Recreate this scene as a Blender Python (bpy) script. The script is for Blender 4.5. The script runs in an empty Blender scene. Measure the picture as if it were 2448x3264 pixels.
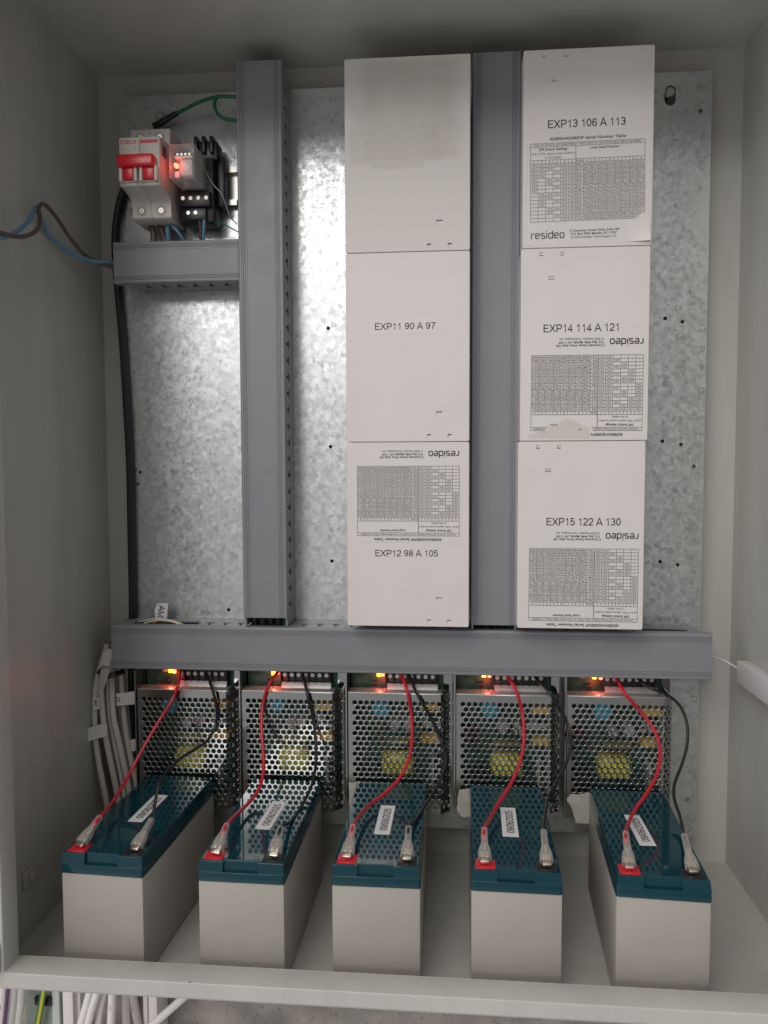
import bpy, bmesh, math, random
from mathutils import Matrix, Vector, Euler
random.seed(7)
PI = math.pi
SC = bpy.context.scene
COL = SC.collection
# ------------------------------------------------------------------ camera
FPX = 2456.3; CAM = Vector((0.1089, -0.8147, 0.3849)); YAW, PIT, ROL = 0.0848, -0.0595, 0.0034
_R = Matrix.Rotation(YAW, 3, 'Z') @ Matrix.Rotation(PIT, 3, 'X') @ Matrix.Rotation(ROL, 3, 'Y')
cd = bpy.data.cameras.new('camera'); cam = bpy.data.objects.new('camera', cd); COL.objects.link(cam)
cd.sensor_fit = 'VERTICAL'; cd.sensor_height = 36.0; cd.lens = FPX / 3264 * 36.0
cd.clip_start = 0.02; cd.clip_end = 50
_r, _f, _u = _R.col[0], _R.col[1], _R.col[2]
cam.matrix_world = Matrix(((_r[0], _u[0], -_f[0], CAM[0]), (_r[1], _u[1], -_f[1], CAM[1]), (_r[2], _u[2], -_f[2], CAM[2]), (0, 0, 0, 1)))
SC.camera = cam

def at(X, Z, **k):
    """a point of the plane x=, y= or z= seen along a measured direction (metres out)"""
    s = 2448 / 1659
    d = _R @ Vector(((X * s - 1224) / FPX, 1, -(Z * s - 1632) / FPX))
    ax, v = list(k.items())[0]; i = 'xyz'.index(ax)
    return CAM + d * ((v - CAM[i]) / d[i])

# ------------------------------------------------------------------ light of the room
W = bpy.data.worlds.new('World'); SC.world = W; W.use_nodes = True
bg = W.node_tree.nodes['Background']
def room_light(strength):
    """soft light of the plant room: lighter to the left and above, darker to the right and in a band below the horizon"""
    nt = W.node_tree; N = nt.nodes.new; L = nt.links.new
    tc = N('ShaderNodeTexCoord'); sp = N('ShaderNodeSeparateXYZ'); L(tc.outputs['Generated'], sp.inputs[0])
    rx = N('ShaderNodeMapRange'); rx.inputs['From Min'].default_value = -.7; rx.inputs['From Max'].default_value = .45
    rx.inputs['To Min'].default_value = 1.25; rx.inputs['To Max'].default_value = .42; L(sp.outputs['X'], rx.inputs['Value'])
    zz = N('ShaderNodeMapRange'); zz.inputs['From Min'].default_value = -1; zz.inputs['From Max'].default_value = 1; L(sp.outputs['Z'], zz.inputs['Value'])
    rz = N('ShaderNodeValToRGB'); e = rz.color_ramp.elements; L(zz.outputs[0], rz.inputs[0])
    e[0].position, e[0].color = 0, (.95, .95, .93, 1); e[1].position, e[1].color = 1, (1, 1, 1, 1)
    for p_, v_ in ((.21, 1.0), (.31, .58), (.46, .54), (.54, .98)): q_ = e.new(p_); q_.color = (v_, v_, v_, 1)     # shaped bands: added fill from steeply below, dimmed low band for darker mirrored covers
    mu = N('ShaderNodeMath'); mu.operation = 'MULTIPLY'; L(rx.outputs[0], mu.inputs[0]); L(rz.outputs[0], mu.inputs[1])
    m2 = N('ShaderNodeMath'); m2.operation = 'MULTIPLY'; m2.inputs[1].default_value = strength; L(mu.outputs[0], m2.inputs[0])
    bg.inputs['Color'].default_value = (0.84, 0.84, 0.83, 1); L(m2.outputs[0], bg.inputs['Strength'])
room_light(0.70)

def area(name, loc, target, sx, sy, power, color=(1, 0.95, 0.9)):
    l = bpy.data.lights.new(name, 'AREA'); l.shape = 'RECTANGLE'; l.size = sx; l.size_y = sy
    l.energy = power; l.color = color
    o = bpy.data.objects.new(name, l); COL.objects.link(o); o.location = loc
    o.rotation_euler = (Vector(target) - Vector(loc)).to_track_quat('-Z', 'Y').to_euler()
    return o
area('ceiling_light', (-1.42, -6.0, 2.34), (0.0, 0, 0.45), 1.24, 0.90, 30.0, (1, 0.97, 0.94))
area('ceiling_light', (-0.55, -1.95, 1.85), (0.05, -0.1, 0.35), 1.3, 1.3, 12, (1, 0.94, 0.88))
SC.view_settings.view_transform = 'Standard'; SC.view_settings.look = 'None'
SC.view_settings.exposure = 0.46; SC.view_settings.gamma = 1.0
SC.view_settings.use_curve_mapping = False
SC.cycles.max_bounces = 10; SC.cycles.transparent_max_bounces = 16

# ------------------------------------------------------------------ materials
def mat(name, base, rough=0.5, metal=0.0, spec=None, noise=None, bump=None, coat=0, **kw):
    m = bpy.data.materials.new(name); m.use_nodes = True
    nt = m.node_tree; b = nt.nodes['Principled BSDF']
    b.inputs['Base Color'].default_value = (*base, 1); b.inputs['Roughness'].default_value = rough
    b.inputs['Metallic'].default_value = metal
    if spec is not None: b.inputs['Specular IOR Level'].default_value = spec
    if coat: b.inputs['Coat Weight'].default_value = coat; b.inputs['Coat Roughness'].default_value = 0.08
    for k, v in kw.items(): b.inputs[k.replace('_', ' ')].default_value = v
    tc = nt.nodes.new('ShaderNodeTexCoord')
    if noise:       # (scale, amount): soft mottling of the colour and the gloss
        n = nt.nodes.new('ShaderNodeTexNoise'); n.inputs['Scale'].default_value = noise[0]
        n.inputs['Detail'].default_value = 6; nt.links.new(tc.outputs['Object'], n.inputs['Vector'])
        r = nt.nodes.new('ShaderNodeMapRange'); r.inputs['From Min'].default_value = .3; r.inputs['From Max'].default_value = .7
        r.inputs['To Min'].default_value = 1 - noise[1]; r.inputs['To Max'].default_value = 1 + noise[1]
        nt.links.new(n.outputs['Fac'], r.inputs['Value'])
        x = nt.nodes.new('ShaderNodeMix'); x.data_type = 'RGBA'; x.blend_type = 'MULTIPLY'; x.inputs['Factor'].default_value = 1
        x.inputs['A'].default_value = (*base, 1); nt.links.new(r.outputs['Result'], x.inputs['B'])
        nt.links.new(x.outputs['Result'], b.inputs['Base Color'])
        r2 = nt.nodes.new('ShaderNodeMapRange'); r2.inputs['From Min'].default_value = .3; r2.inputs['From Max'].default_value = .7
        r2.inputs['To Min'].default_value = rough * .85; r2.inputs['To Max'].default_value = min(1, rough * 1.15)
        nt.links.new(n.outputs['Fac'], r2.inputs['Value']); nt.links.new(r2.outputs['Result'], b.inputs['Roughness'])
    if bump:        # (scale, strength, distance)
        n2 = nt.nodes.new('ShaderNodeTexNoise'); n2.inputs['Scale'].default_value = bump[0]; n2.inputs['Detail'].default_value = 3
        nt.links.new(tc.outputs['Object'], n2.inputs['Vector'])
        bp = nt.nodes.new('ShaderNodeBump'); bp.inputs['Strength'].default_value = bump[1]
        bp.inputs['Distance'].default_value = bump[2] if len(bump) > 2 else 0.001
        nt.links.new(n2.outputs['Fac'], bp.inputs['Height']); nt.links.new(bp.outputs['Normal'], b.inputs['Normal'])
    return m

def glow(name, col, strength):
    m = bpy.data.materials.new(name); m.use_nodes = True
    b = m.node_tree.nodes['Principled BSDF']; b.inputs['Base Color'].default_value = (*col, 1)
    b.inputs['Emission Color'].default_value = (*col, 1); b.inputs['Emission Strength'].default_value = strength
    return m

def galvanized():
    m = bpy.data.materials.new('galvanized_steel'); m.use_nodes = True
    nt = m.node_tree; N = nt.nodes.new; L = nt.links.new; b = nt.nodes['Principled BSDF']
    tc = N('ShaderNodeTexCoord')
    no = N('ShaderNodeTexNoise'); no.inputs['Scale'].default_value = 420; no.inputs['Detail'].default_value = 4
    L(tc.outputs['Object'], no.inputs['Vector'])
    def vm(op, a, c, scale=None):
        n = N('ShaderNodeVectorMath'); n.operation = op
        L(a, n.inputs[0])
        if scale is not None: n.inputs['Scale'].default_value = scale
        elif isinstance(c, tuple): n.inputs[1].default_value = c
        elif c is not None: L(c, n.inputs[1])
        return n.outputs[0]
    H = (.5, .5, .5)
    pos = vm('ADD', tc.outputs['Object'], vm('SCALE', vm('SUBTRACT', no.outputs['Color'], H), None, .0042))
    def cells(scale, metric, off):
        v = N('ShaderNodeTexVoronoi'); v.distance = metric; v.inputs['Scale'].default_value = scale
        L(vm('ADD', pos, off), v.inputs['Vector']); return v.outputs['Color']
    c1 = cells(215, 'CHEBYCHEV', (0, 0, 0)); c2 = cells(330, 'MANHATTAN', (.3, .1, .7)); c3 = cells(55, 'EUCLIDEAN', (.7, .2, .1))
    big = N('ShaderNodeTexNoise'); big.inputs['Scale'].default_value = 7; big.inputs['Detail'].default_value = 5; L(tc.outputs['Object'], big.inputs['Vector'])
    def ramp(col, ch, stops):
        sc = N('ShaderNodeSeparateColor'); L(col, sc.inputs[0]); r = N('ShaderNodeValToRGB'); e = r.color_ramp.elements
        e[0].position, e[0].color = stops[0][0], (stops[0][1],) * 3 + (1,); e[1].position, e[1].color = stops[-1][0], (stops[-1][1],) * 3 + (1,)
        for p, v in stops[1:-1]: q = e.new(p); q.color = (v, v, v, 1)
        L(sc.outputs[ch], r.inputs[0]); return r.outputs[0]
    f1 = ramp(c1, 0, [(0, .97), (.70, 1.0), (.78, .97), (.90, .86), (1, .81)])
    f2 = ramp(c2, 1, [(0, .95), (.75, 1.0), (.88, .93), (1, .87)])
    f3 = ramp(c3, 2, [(0, .965), (1, 1.0)])
    f4 = N('ShaderNodeMapRange'); f4.inputs['From Min'].default_value = .3; f4.inputs['From Max'].default_value = .7; f4.inputs['To Min'].default_value = .93; f4.inputs['To Max'].default_value = 1.02; L(big.outputs['Fac'], f4.inputs['Value'])
    col = vm('MULTIPLY', vm('MULTIPLY', vm('MULTIPLY', f1, f2), f3), f4.outputs[0])
    L(vm('MULTIPLY', col, (.68, .705, .71)), b.inputs['Base Color'])
    b.inputs['Metallic'].default_value = 0.85
    rr = N('ShaderNodeMapRange'); rr.inputs['To Min'].default_value = .30; rr.inputs['To Max'].default_value = .44
    sc = N('ShaderNodeSeparateColor'); L(c2, sc.inputs[0]); L(sc.outputs[2], rr.inputs['Value']); L(rr.outputs[0], b.inputs['Roughness'])
    t = vm('ADD', vm('SCALE', vm('SUBTRACT', c1, H), None, .042), vm('SCALE', vm('SUBTRACT', c2, H), None, .040))
    t = vm('ADD', t, vm('SCALE', vm('SUBTRACT', big.outputs['Color'], H), None, .05))
    ge = N('ShaderNodeNewGeometry')
    L(vm('NORMALIZE', vm('ADD', ge.outputs['Normal'], t), None), b.inputs['Normal'])
    return m

def clear_plastic(name, tint, body=.30, rough=.12, edge=.6):
    m = bpy.data.materials.new(name); m.use_nodes = True
    nt = m.node_tree; N = nt.nodes.new; L = nt.links.new
    b = nt.nodes['Principled BSDF']; b.inputs['Base Color'].default_value = (*tint, 1); b.inputs['Roughness'].default_value = rough
    out = nt.nodes['Material Output']; tr = N('ShaderNodeBsdfTransparent'); tr.inputs['Color'].default_value = (.96, .95, .94, 1)
    lw = N('ShaderNodeLayerWeight'); lw.inputs['Blend'].default_value = .35
    r = N('ShaderNodeMapRange'); r.inputs['To Min'].default_value = body; r.inputs['To Max'].default_value = min(1, body + edge); L(lw.outputs['Facing'], r.inputs['Value'])
    mx = N('ShaderNodeMixShader'); L(r.outputs[0], mx.inputs[0]); L(tr.outputs[0], mx.inputs[1]); L(b.outputs[0], mx.inputs[2]); L(mx.outputs[0], out.inputs['Surface'])
    return m

def stained():
    """cream plastic with the grey glue left by a torn-off sheet (object space: x,z over the face)"""
    m = mat('glue_stained_plastic', (.67, .628, .605), .5, bump=(900, .05))
    nt = m.node_tree; N = nt.nodes.new; L = nt.links.new; b = nt.nodes['Principled BSDF']
    tc = nt.nodes['Texture Coordinate']; sp = N('ShaderNodeSeparateXYZ')
    no = N('ShaderNodeTexNoise'); no.inputs['Scale'].default_value = 60; no.inputs['Detail'].default_value = 6; L(tc.outputs['Object'], no.inputs['Vector'])
    mp = N('ShaderNodeMapping'); mp.inputs['Scale'].default_value = (70, 70, 14); L(tc.outputs['Object'], mp.inputs['Vector'])
    st = N('ShaderNodeTexNoise'); st.inputs['Scale'].default_value = 1; st.inputs['Detail'].default_value = 5; L(mp.outputs[0], st.inputs['Vector'])
    L(tc.outputs['Object'], sp.inputs[0])
    def M(op, a, c=None, clamp=False):
        n = N('ShaderNodeMath'); n.operation = op; n.use_clamp = clamp
        for i, v in enumerate((a, c)):
            if v is None: continue
            if isinstance(v, (int, float)): n.inputs[i].default_value = v
            else: L(v, n.inputs[i])
        return n.outputs[0]
    wob = M('MULTIPLY', M('SUBTRACT', no.outputs['Fac'], .5), .018)
    X = M('ADD', sp.outputs['X'], wob); Z = M('ADD', sp.outputs['Z'], M('MULTIPLY', wob, .35))
    def inside(v, lo, hi, soft):
        return M('MULTIPLY', M('MULTIPLY', M('SUBTRACT', v, lo), 1 / soft, True), M('MULTIPLY', M('SUBTRACT', hi, v), 1 / soft, True))
    main = M('MULTIPLY', inside(X, -.044, .049, .013), inside(Z, -.0065, .079, .0035))
    low = M('MULTIPLY', inside(X, -.033, .017, .0012), inside(Z, -.0115, .03, .001))
    lft = M('MULTIPLY', inside(X, -.050, -.030, .004), inside(Z, -.009, .045, .004))
    smear = M('MULTIPLY', M('SUBTRACT', st.outputs['Fac'], .30), 2.2, True)
    k = M('MULTIPLY', M('MAXIMUM', M('MAXIMUM', M('MULTIPLY', main, .8), M('MULTIPLY', low, .55)), M('MULTIPLY', lft, .50)), M('ADD', M('MULTIPLY', smear, .45), .50), True)
    mx = N('ShaderNodeMix'); mx.data_type = 'RGBA'; L(k, mx.inputs['Factor'])
    mx.inputs['A'].default_value = (.67, .628, .605, 1); mx.inputs['B'].default_value = (.49, .46, .40, 1)
    L(mx.outputs['Result'], b.inputs['Base Color'])
    return m

def paint():
    """light grey enamel with faint smears, dust and a few specks"""
    m = mat('grey_paint', (.51, .502, .468), .36, noise=(5, .055), bump=(700, .12, .0006))
    nt = m.node_tree; N = nt.nodes.new; L = nt.links.new; b = nt.nodes['Principled BSDF']; tc = nt.nodes['Texture Coordinate']
    v = N('ShaderNodeTexVoronoi'); v.inputs['Scale'].default_value = 26; L(tc.outputs['Object'], v.inputs['Vector'])
    r = N('ShaderNodeMapRange'); r.inputs['From Min'].default_value = .018; r.inputs['From Max'].default_value = .030; r.inputs['To Min'].default_value = .45; r.inputs['To Max'].default_value = 1
    L(v.outputs['Distance'], r.inputs['Value'])
    mp = N('ShaderNodeMapping'); mp.inputs['Scale'].default_value = (30, 30, 5); mp.inputs['Rotation'].default_value = (.5, .3, .2); L(tc.outputs['Object'], mp.inputs['Vector'])
    n = N('ShaderNodeTexNoise'); n.inputs['Scale'].default_value = 1.2; n.inputs['Detail'].default_value = 8; n.inputs['Roughness'].default_value = .65; L(mp.outputs[0], n.inputs['Vector'])
    r2 = N('ShaderNodeMapRange'); r2.inputs['From Min'].default_value = .35; r2.inputs['From Max'].default_value = .62; r2.inputs['To Min'].default_value = .93; r2.inputs['To Max'].default_value = 1.02; L(n.outputs['Fac'], r2.inputs['Value'])
    mu = N('ShaderNodeMath'); mu.operation = 'MULTIPLY'; L(r.outputs[0], mu.inputs[0]); L(r2.outputs[0], mu.inputs[1])
    src = b.inputs['Base Color'].links[0].from_socket
    mx = N('ShaderNodeMix'); mx.data_type = 'RGBA'; mx.blend_type = 'MULTIPLY'; mx.inputs['Factor'].default_value = 1
    L(src, mx.inputs['A']); L(mu.outputs[0], mx.inputs['B']); L(mx.outputs['Result'], b.inputs['Base Color'])
    return m

def concrete():
    m = mat('concrete', (.30, .272, .245), .9, noise=(22, .38), bump=(120, .7, .003))
    nt = m.node_tree; N = nt.nodes.new; L = nt.links.new; b = nt.nodes['Principled BSDF']; tc = nt.nodes['Texture Coordinate']
    v = N('ShaderNodeTexVoronoi'); v.inputs['Scale'].default_value = 130; v.inputs['Randomness'].default_value = 1; L(tc.outputs['Object'], v.inputs['Vector'])
    r = N('ShaderNodeMapRange'); r.inputs['From Min'].default_value = .10; r.inputs['From Max'].default_value = .2
    r.inputs['To Min'].default_value = .62; r.inputs['To Max'].default_value = 1; L(v.outputs['Distance'], r.inputs['Value'])
    src = b.inputs['Base Color'].links[0].from_socket
    mx = N('ShaderNodeMix'); mx.data_type = 'RGBA'; mx.blend_type = 'MULTIPLY'; mx.inputs['Factor'].default_value = 1
    L(src, mx.inputs['A']); L(r.outputs[0], mx.inputs['B']); L(mx.outputs['Result'], b.inputs['Base Color'])
    return m

PAINT = paint()
GALV = galvanized()
DUCT = mat('duct_plastic', (.235, .24, .262), .42, noise=(40, .04), bump=(1500, .05))
CREAM = mat('cream_plastic', (.715, .665, .65), .45, noise=(25, .025), bump=(1200, .06))
STAIN = stained()
DARKIN = mat('dark_inside', (.02, .02, .02), .8)
STICK = mat('sticker_paper', (.72, .682, .67), .38)
TORN = mat('torn_paper', (.44, .42, .38), .8, noise=(120, .12))
WHITEP = mat('white_label_paper', (.78, .78, .80), .4)
INK = mat('black_ink', (.018, .016, .018), .5)
GREYINK = mat('grey_ink', (.10, .095, .10), .5)
SAND = mat('battery_case', (.395, .368, .335), .5, noise=(30, .04), bump=(800, .06))
TEAL = mat('teal_lid', (.004, .044, .060), .055, spec=.40, bump=(300, .012, .0006))
REDP = mat('red_plastic', (.62, .015, .03), .3)
BLACKP = mat('black_plastic', (.012, .012, .013), .35)
CHROME = mat('tinplate', (.44, .44, .435), .12, 1.0, bump=(35, .05, .002))
BRUSHED = mat('brushed_tinplate', (.62, .61, .60), .34, .75, bump=(60, .1, .001))
STEEL = mat('zinc_steel', (.55, .54, .51), .36, 1.0)
TIN = mat('tinned_brass', (.78, .70, .60), .25, 1.0)
REDW = mat('red_insulation', (.52, .012, .03), .32)
BLKW = mat('black_insulation', (.014, .014, .016), .35)
GREENW = mat('green_insulation', (.01, .17, .07), .4)
BLUEW = mat('blue_insulation', (.13, .28, .42), .45)
BROWNW = mat('brown_insulation', (.11, .072, .066), .45)
GREYC = mat('grey_cable', (.66, .61, .56), .5)
WHITEC = mat('white_cable', (.78, .74, .72), .4)
YELLOWW = mat('yellow_insulation', (.62, .52, .03), .4)
PURPLEW = mat('purple_insulation', (.14, .06, .16), .4)
SLEEVE = clear_plastic('clear_sleeve', (.70, .66, .61), .20, .16, .45)
CLEARBOX = clear_plastic('clear_polycarbonate', (.70, .68, .68), .13, .05, .6)
BREAKP = mat('breaker_plastic', (.58, .55, .50), .4, bump=(900, .05))
PCB = mat('circuit_board', (.02, .075, .05), .4, noise=(160, .5))
YTAPE = mat('yellow_tape', (.66, .62, .05), .4)
BLUECAP = mat('blue_epoxy', (.02, .33, .50), .3)
ORANGECAP = mat('orange_capacitor', (.80, .46, .05), .4)
GREYPART = mat('grey_part', (.42, .42, .42), .4)
LEDY = glow('amber_led', (1, .50, .01), 7)
LEDR = glow('red_led', (1, .07, .03), 9)
WPLAST = mat('white_plastic', (.74, .72, .74), .4)
GREYBOX = mat('grey_green_box', (.30, .34, .30), .45, noise=(40, .2))
BRIGHT = mat('conduit_white', (.80, .76, .74), .45)
CONC = concrete()

# ------------------------------------------------------------------ mesh helpers
class MB:
    def __init__(s): s.bm = bmesh.new()
    def _add(s, tmp, M=None):
        if M is not None: bmesh.ops.transform(tmp, matrix=M, verts=tmp.verts)
        me = bpy.data.meshes.new('t'); tmp.to_mesh(me); tmp.free(); s.bm.from_mesh(me); bpy.data.meshes.remove(me)
    def mesh(s, me, M=None):
        t = bmesh.new(); t.from_mesh(me); s._add(t, M); return s
    def box(s, x0, x1, y0, y1, z0, z1, bev=0, seg=2, M=None, taper=None):
        t = bmesh.new(); bmesh.ops.create_cube(t, size=1)
        for v in t.verts:
            top = v.co.z > 0
            v.co = Vector((x0 + (v.co.x + .5) * (x1 - x0), y0 + (v.co.y + .5) * (y1 - y0), z0 + (v.co.z + .5) * (z1 - z0)))
            if taper and top:
                v.co.x += taper * (1 if v.co.x < (x0 + x1) / 2 else -1); v.co.y += taper * (1 if v.co.y < (y0 + y1) / 2 else -1)
        if bev: bmesh.ops.bevel(t, geom=t.edges[:], offset=bev, segments=seg, profile=.5, affect='EDGES')
        s._add(t, M); return s
    def cyl(s, p0, p1, r0, r1=None, seg=20, bev=0):
        p0, p1 = Vector(p0), Vector(p1); d = p1 - p0; t = bmesh.new()
        bmesh.ops.create_cone(t, cap_ends=True, segments=seg, radius1=r0, radius2=r0 if r1 is None else r1, depth=d.length)
        if bev: bmesh.ops.bevel(t, geom=[e for e in t.edges if len(e.link_faces) == 2 and any(len(f.verts) > 4 for f in e.link_faces)], offset=bev, segments=2, affect='EDGES')
        s._add(t, Matrix.Translation((p0 + p1) / 2) @ d.to_track_quat('Z', 'Y').to_matrix().to_4x4()); return s
    def tube(s, pts, r, seg=10, sub=6, smooth=True, flat=1.0, radii=None):
        P = [Vector(p) for p in pts]
        if smooth and len(P) > 2:
            Q = []; RR = []
            for i in range(len(P) - 1):
                a, b, c, d = P[max(i - 1, 0)], P[i], P[i + 1], P[min(i + 2, len(P) - 1)]
                for j in range(sub):
                    u = j / sub
                    Q.append(.5 * ((2 * b) + (c - a) * u + (2 * a - 5 * b + 4 * c - d) * u * u + (3 * b - a - 3 * c + d) * u ** 3))
                    if radii: RR.append(radii[i] + (radii[i + 1] - radii[i]) * u)
            Q.append(P[-1]); P = Q
            if radii: radii = RR + [radii[-1]]
        n = None; rings = []
        for i, p in enumerate(P):
            t = (P[min(i + 1, len(P) - 1)] - P[max(i - 1, 0)]).normalized()
            if n is None: n = t.orthogonal().normalized()
            n = (n - t * n.dot(t)).normalized(); b = t.cross(n)
            rr = radii[i] if radii else r
            rings.append([s.bm.verts.new(p + (n * math.cos(2 * PI * k / seg) + b * flat * math.sin(2 * PI * k / seg)) * rr) for k in range(seg)])
        for A, B in zip(rings, rings[1:]):
            for k in range(seg): s.bm.faces.new((A[k], A[(k + 1) % seg], B[(k + 1) % seg], B[k]))
        s.bm.faces.new(rings[0][::-1]); s.bm.faces.new(rings[-1]); return s
    def poly(s, pts, thick=None):
        """flat polygon, or a sheet with thickness along its normal (backwards)"""
        P = [Vector(p) for p in pts]
        if thick is None:
            s.bm.faces.new([s.bm.verts.new(p) for p in P]); return s
        n = Vector((0, 0, 0))
        for i in range(len(P)): n += P[i].cross(P[(i + 1) % len(P)])
        n.normalize()
        A = [s.bm.verts.new(p) for p in P]; B = [s.bm.verts.new(p - n * thick) for p in P]
        s.bm.faces.new(A); s.bm.faces.new(B[::-1])
        for i in range(len(P)): j = (i + 1) % len(P); s.bm.faces.new((A[j], A[i], B[i], B[j]))
        return s
    def prism(s, prof, axis, a0, a1):
        """closed profile of 2-D points pushed along an axis. axis x: (y,z); axis z: (x,y)"""
        def P(q, a): return (a, q[0], q[1]) if axis == 'x' else (q[0], q[1], a)
        A = [s.bm.verts.new(P(q, a0)) for q in prof]; B = [s.bm.verts.new(P(q, a1)) for q in prof]
        s.bm.faces.new(A[::-1]); s.bm.faces.new(B)
        for i in range(len(A)): j = (i + 1) % len(A); s.bm.faces.new((A[i], A[j], B[j], B[i]))
        return s

def root_of(o):
    while o.parent: o = o.parent
    return o

def build(mb, name, material, parent=None, sharp=35, label=None, mw=None):
    """link ONE mesh object; vertices are given in world space (mw: already in the parent's space)"""
    bmesh.ops.recalc_face_normals(mb.bm, faces=mb.bm.faces)
    me = bpy.data.meshes.new(name); mb.bm.to_mesh(me); mb.bm.free()
    o = bpy.data.objects.new(name, me); COL.objects.link(o); me.materials.append(material)
    if parent is not None:
        o.parent = parent
        if not mw: me.transform(root_of(parent).matrix_basis.inverted())
    elif not mw:
        xs = [v.co for v in me.vertices]
        c = Vector((sum(v.x for v in xs) / len(xs), sum(v.y for v in xs) / len(xs), min(v.z for v in xs)))
        me.transform(Matrix.Translation(-c)); o.location = c
    for p in me.polygons: p.use_smooth = True
    me.set_sharp_from_angle(angle=math.radians(sharp))
    if label: o['label'] = label
    return o

def tag(o, label=None, cat=None, group=None, kind=None):
    for k, v in (('label', label), ('category', cat), ('group', group), ('kind', kind)):
        if v: o[k] = v
    return o

def thing(name, label, cat, loc=(0, 0, 0), rot=(0, 0, 0), group=None):
    o = bpy.data.objects.new(name, None); COL.objects.link(o); o.empty_display_size = .02
    o.location = loc; o.rotation_euler = rot
    o.matrix_basis = Matrix.Translation(loc) @ Euler(rot).to_matrix().to_4x4()
    return tag(o, label, cat, group)

def kids(o): return [c for c in COL.objects if c.parent == o]
def copy_tree(o, parent=None):
    c = o.copy(); COL.objects.link(c); c.parent = parent
    for ch in kids(o): copy_tree(ch, c)
    return c

def perf(outer, holes, t, bev=0):
    """flat plate in XY with real holes, thickness t about z=0 (returns a mesh)"""
    cu = bpy.data.curves.new('t', 'CURVE'); cu.dimensions = '2D'; cu.fill_mode = 'BOTH'; cu.extrude = t / 2 - bev
    if bev: cu.bevel_depth = bev; cu.bevel_resolution = 2; cu.offset = -bev
    for lp in [outer] + list(holes):
        sp = cu.splines.new('POLY'); sp.points.add(len(lp) - 1); sp.use_cyclic_u = True
        for q, p in zip(sp.points, lp): q.co = (p[0], p[1], 0, 1)
    ob = bpy.data.objects.new('t', cu); COL.objects.link(ob)
    dg = bpy.context.evaluated_depsgraph_get(); dg.update()
    me = bpy.data.meshes.new_from_object(ob.evaluated_get(dg)); bpy.data.objects.remove(ob); bpy.data.curves.remove(cu)
    return me
def rect(x0, x1, y0, y1): return [(x0, y0), (x1, y0), (x1, y1), (x0, y1)]
def rrect(x0, x1, y0, y1, r, n=5):
    out = []
    for cx, cy, a in ((x1 - r, y1 - r, 0), (x0 + r, y1 - r, 90), (x0 + r, y0 + r, 180), (x1 - r, y0 + r, 270)):
        for i in range(n + 1):
            t = math.radians(a + 90 * i / n); out.append((cx + r * math.cos(t), cy + r * math.sin(t)))
    return out
def circ(x, y, r, n=16, a=0): return [(x + r * math.cos(2 * PI * i / n + a), y + r * math.sin(2 * PI * i / n + a)) for i in range(n)]
FRONT = Matrix(((1, 0, 0, 0), (0, 0, -1, 0), (0, 1, 0, 0), (0, 0, 0, 1)))     # XY plate -> upright, facing -Y
def front(x=0, y=0, z=0, roll=0): return Matrix.Translation((x, y, z)) @ FRONT @ Matrix.Rotation(roll, 4, 'Z')

# ------------------------------------------------------------------ lettering
_G = {}
def _prepare():
    chars = '0123456789ABCDEFGHIJKLMNOPQRSTUVWXYZabcdefghijklmnopqrstuvwxyz/().,&-©: '
    tmp = []
    def mk(s, off):
        cu = bpy.data.curves.new('g', 'FONT'); cu.body = s; cu.size = 1; cu.resolution_u = 2; cu.offset = off
        o = bpy.data.objects.new('g', cu); COL.objects.link(o); tmp.append(o); return o
    obs = {(c, b): (mk(c, .018 if b else 0), mk('H' + c + 'H', 0)) for c in dict.fromkeys(chars) for b in (0, 1)}
    hh = mk('HH', 0)
    dg = bpy.context.evaluated_depsgraph_get(); dg.update()
    def w(o):
        me = bpy.data.meshes.new_from_object(o.evaluated_get(dg)); xs = [v.co.x for v in me.vertices]; r = max(xs) - min(xs); bpy.data.meshes.remove(me); return r
    w0 = w(hh); cap = None
    for (c, b), (o, m) in obs.items():
        me = bpy.data.meshes.new_from_object(o.evaluated_get(dg))
        vs = [(v.co.x, v.co.y) for v in me.vertices]; fs = [tuple(p.vertices) for p in me.polygons]; bpy.data.meshes.remove(me)
        _G[c, b] = (vs, fs, w(m) - w0)
        if c == 'H' and not b: cap = max(y for x, y in vs)
    _G['cap'] = cap
    for o in tmp:
        d = o.data; bpy.data.objects.remove(o); bpy.data.curves.remove(d)
_prepare()
def text(mb, s, cap, M, width=None, xs=1.0, bold=0, shear=0, align='c', sp=0):
    """letters of cap height cap, laid in the XY plane of M; width fixes the whole length"""
    k = cap / _G['cap']; tot = sum(_G[c, bold][2] + sp for c in s) * k
    if width: xs = width / tot
    x = {'c': -tot * xs / 2, 'l': 0, 'r': -tot * xs}[align]; y0 = -cap / 2
    for c in s:
        vs, fs, ad = _G[c, bold]
        bv = [mb.bm.verts.new(M @ Vector((x + vx * k * xs + shear * vy * k, y0 + vy * k, 0))) for vx, vy in vs]
        for f in fs: mb.bm.faces.new([bv[i] for i in f])
        x += (ad + sp) * k * xs
    return mb
def _arc(cx, cy, rx, ry, a0, a1, n=12): return [(cx + rx * math.cos(math.radians(a0 + (a1 - a0) * i / n)), cy + ry * math.sin(math.radians(a0 + (a1 - a0) * i / n))) for i in range(n + 1)]
_O, _I = .06, .94
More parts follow.
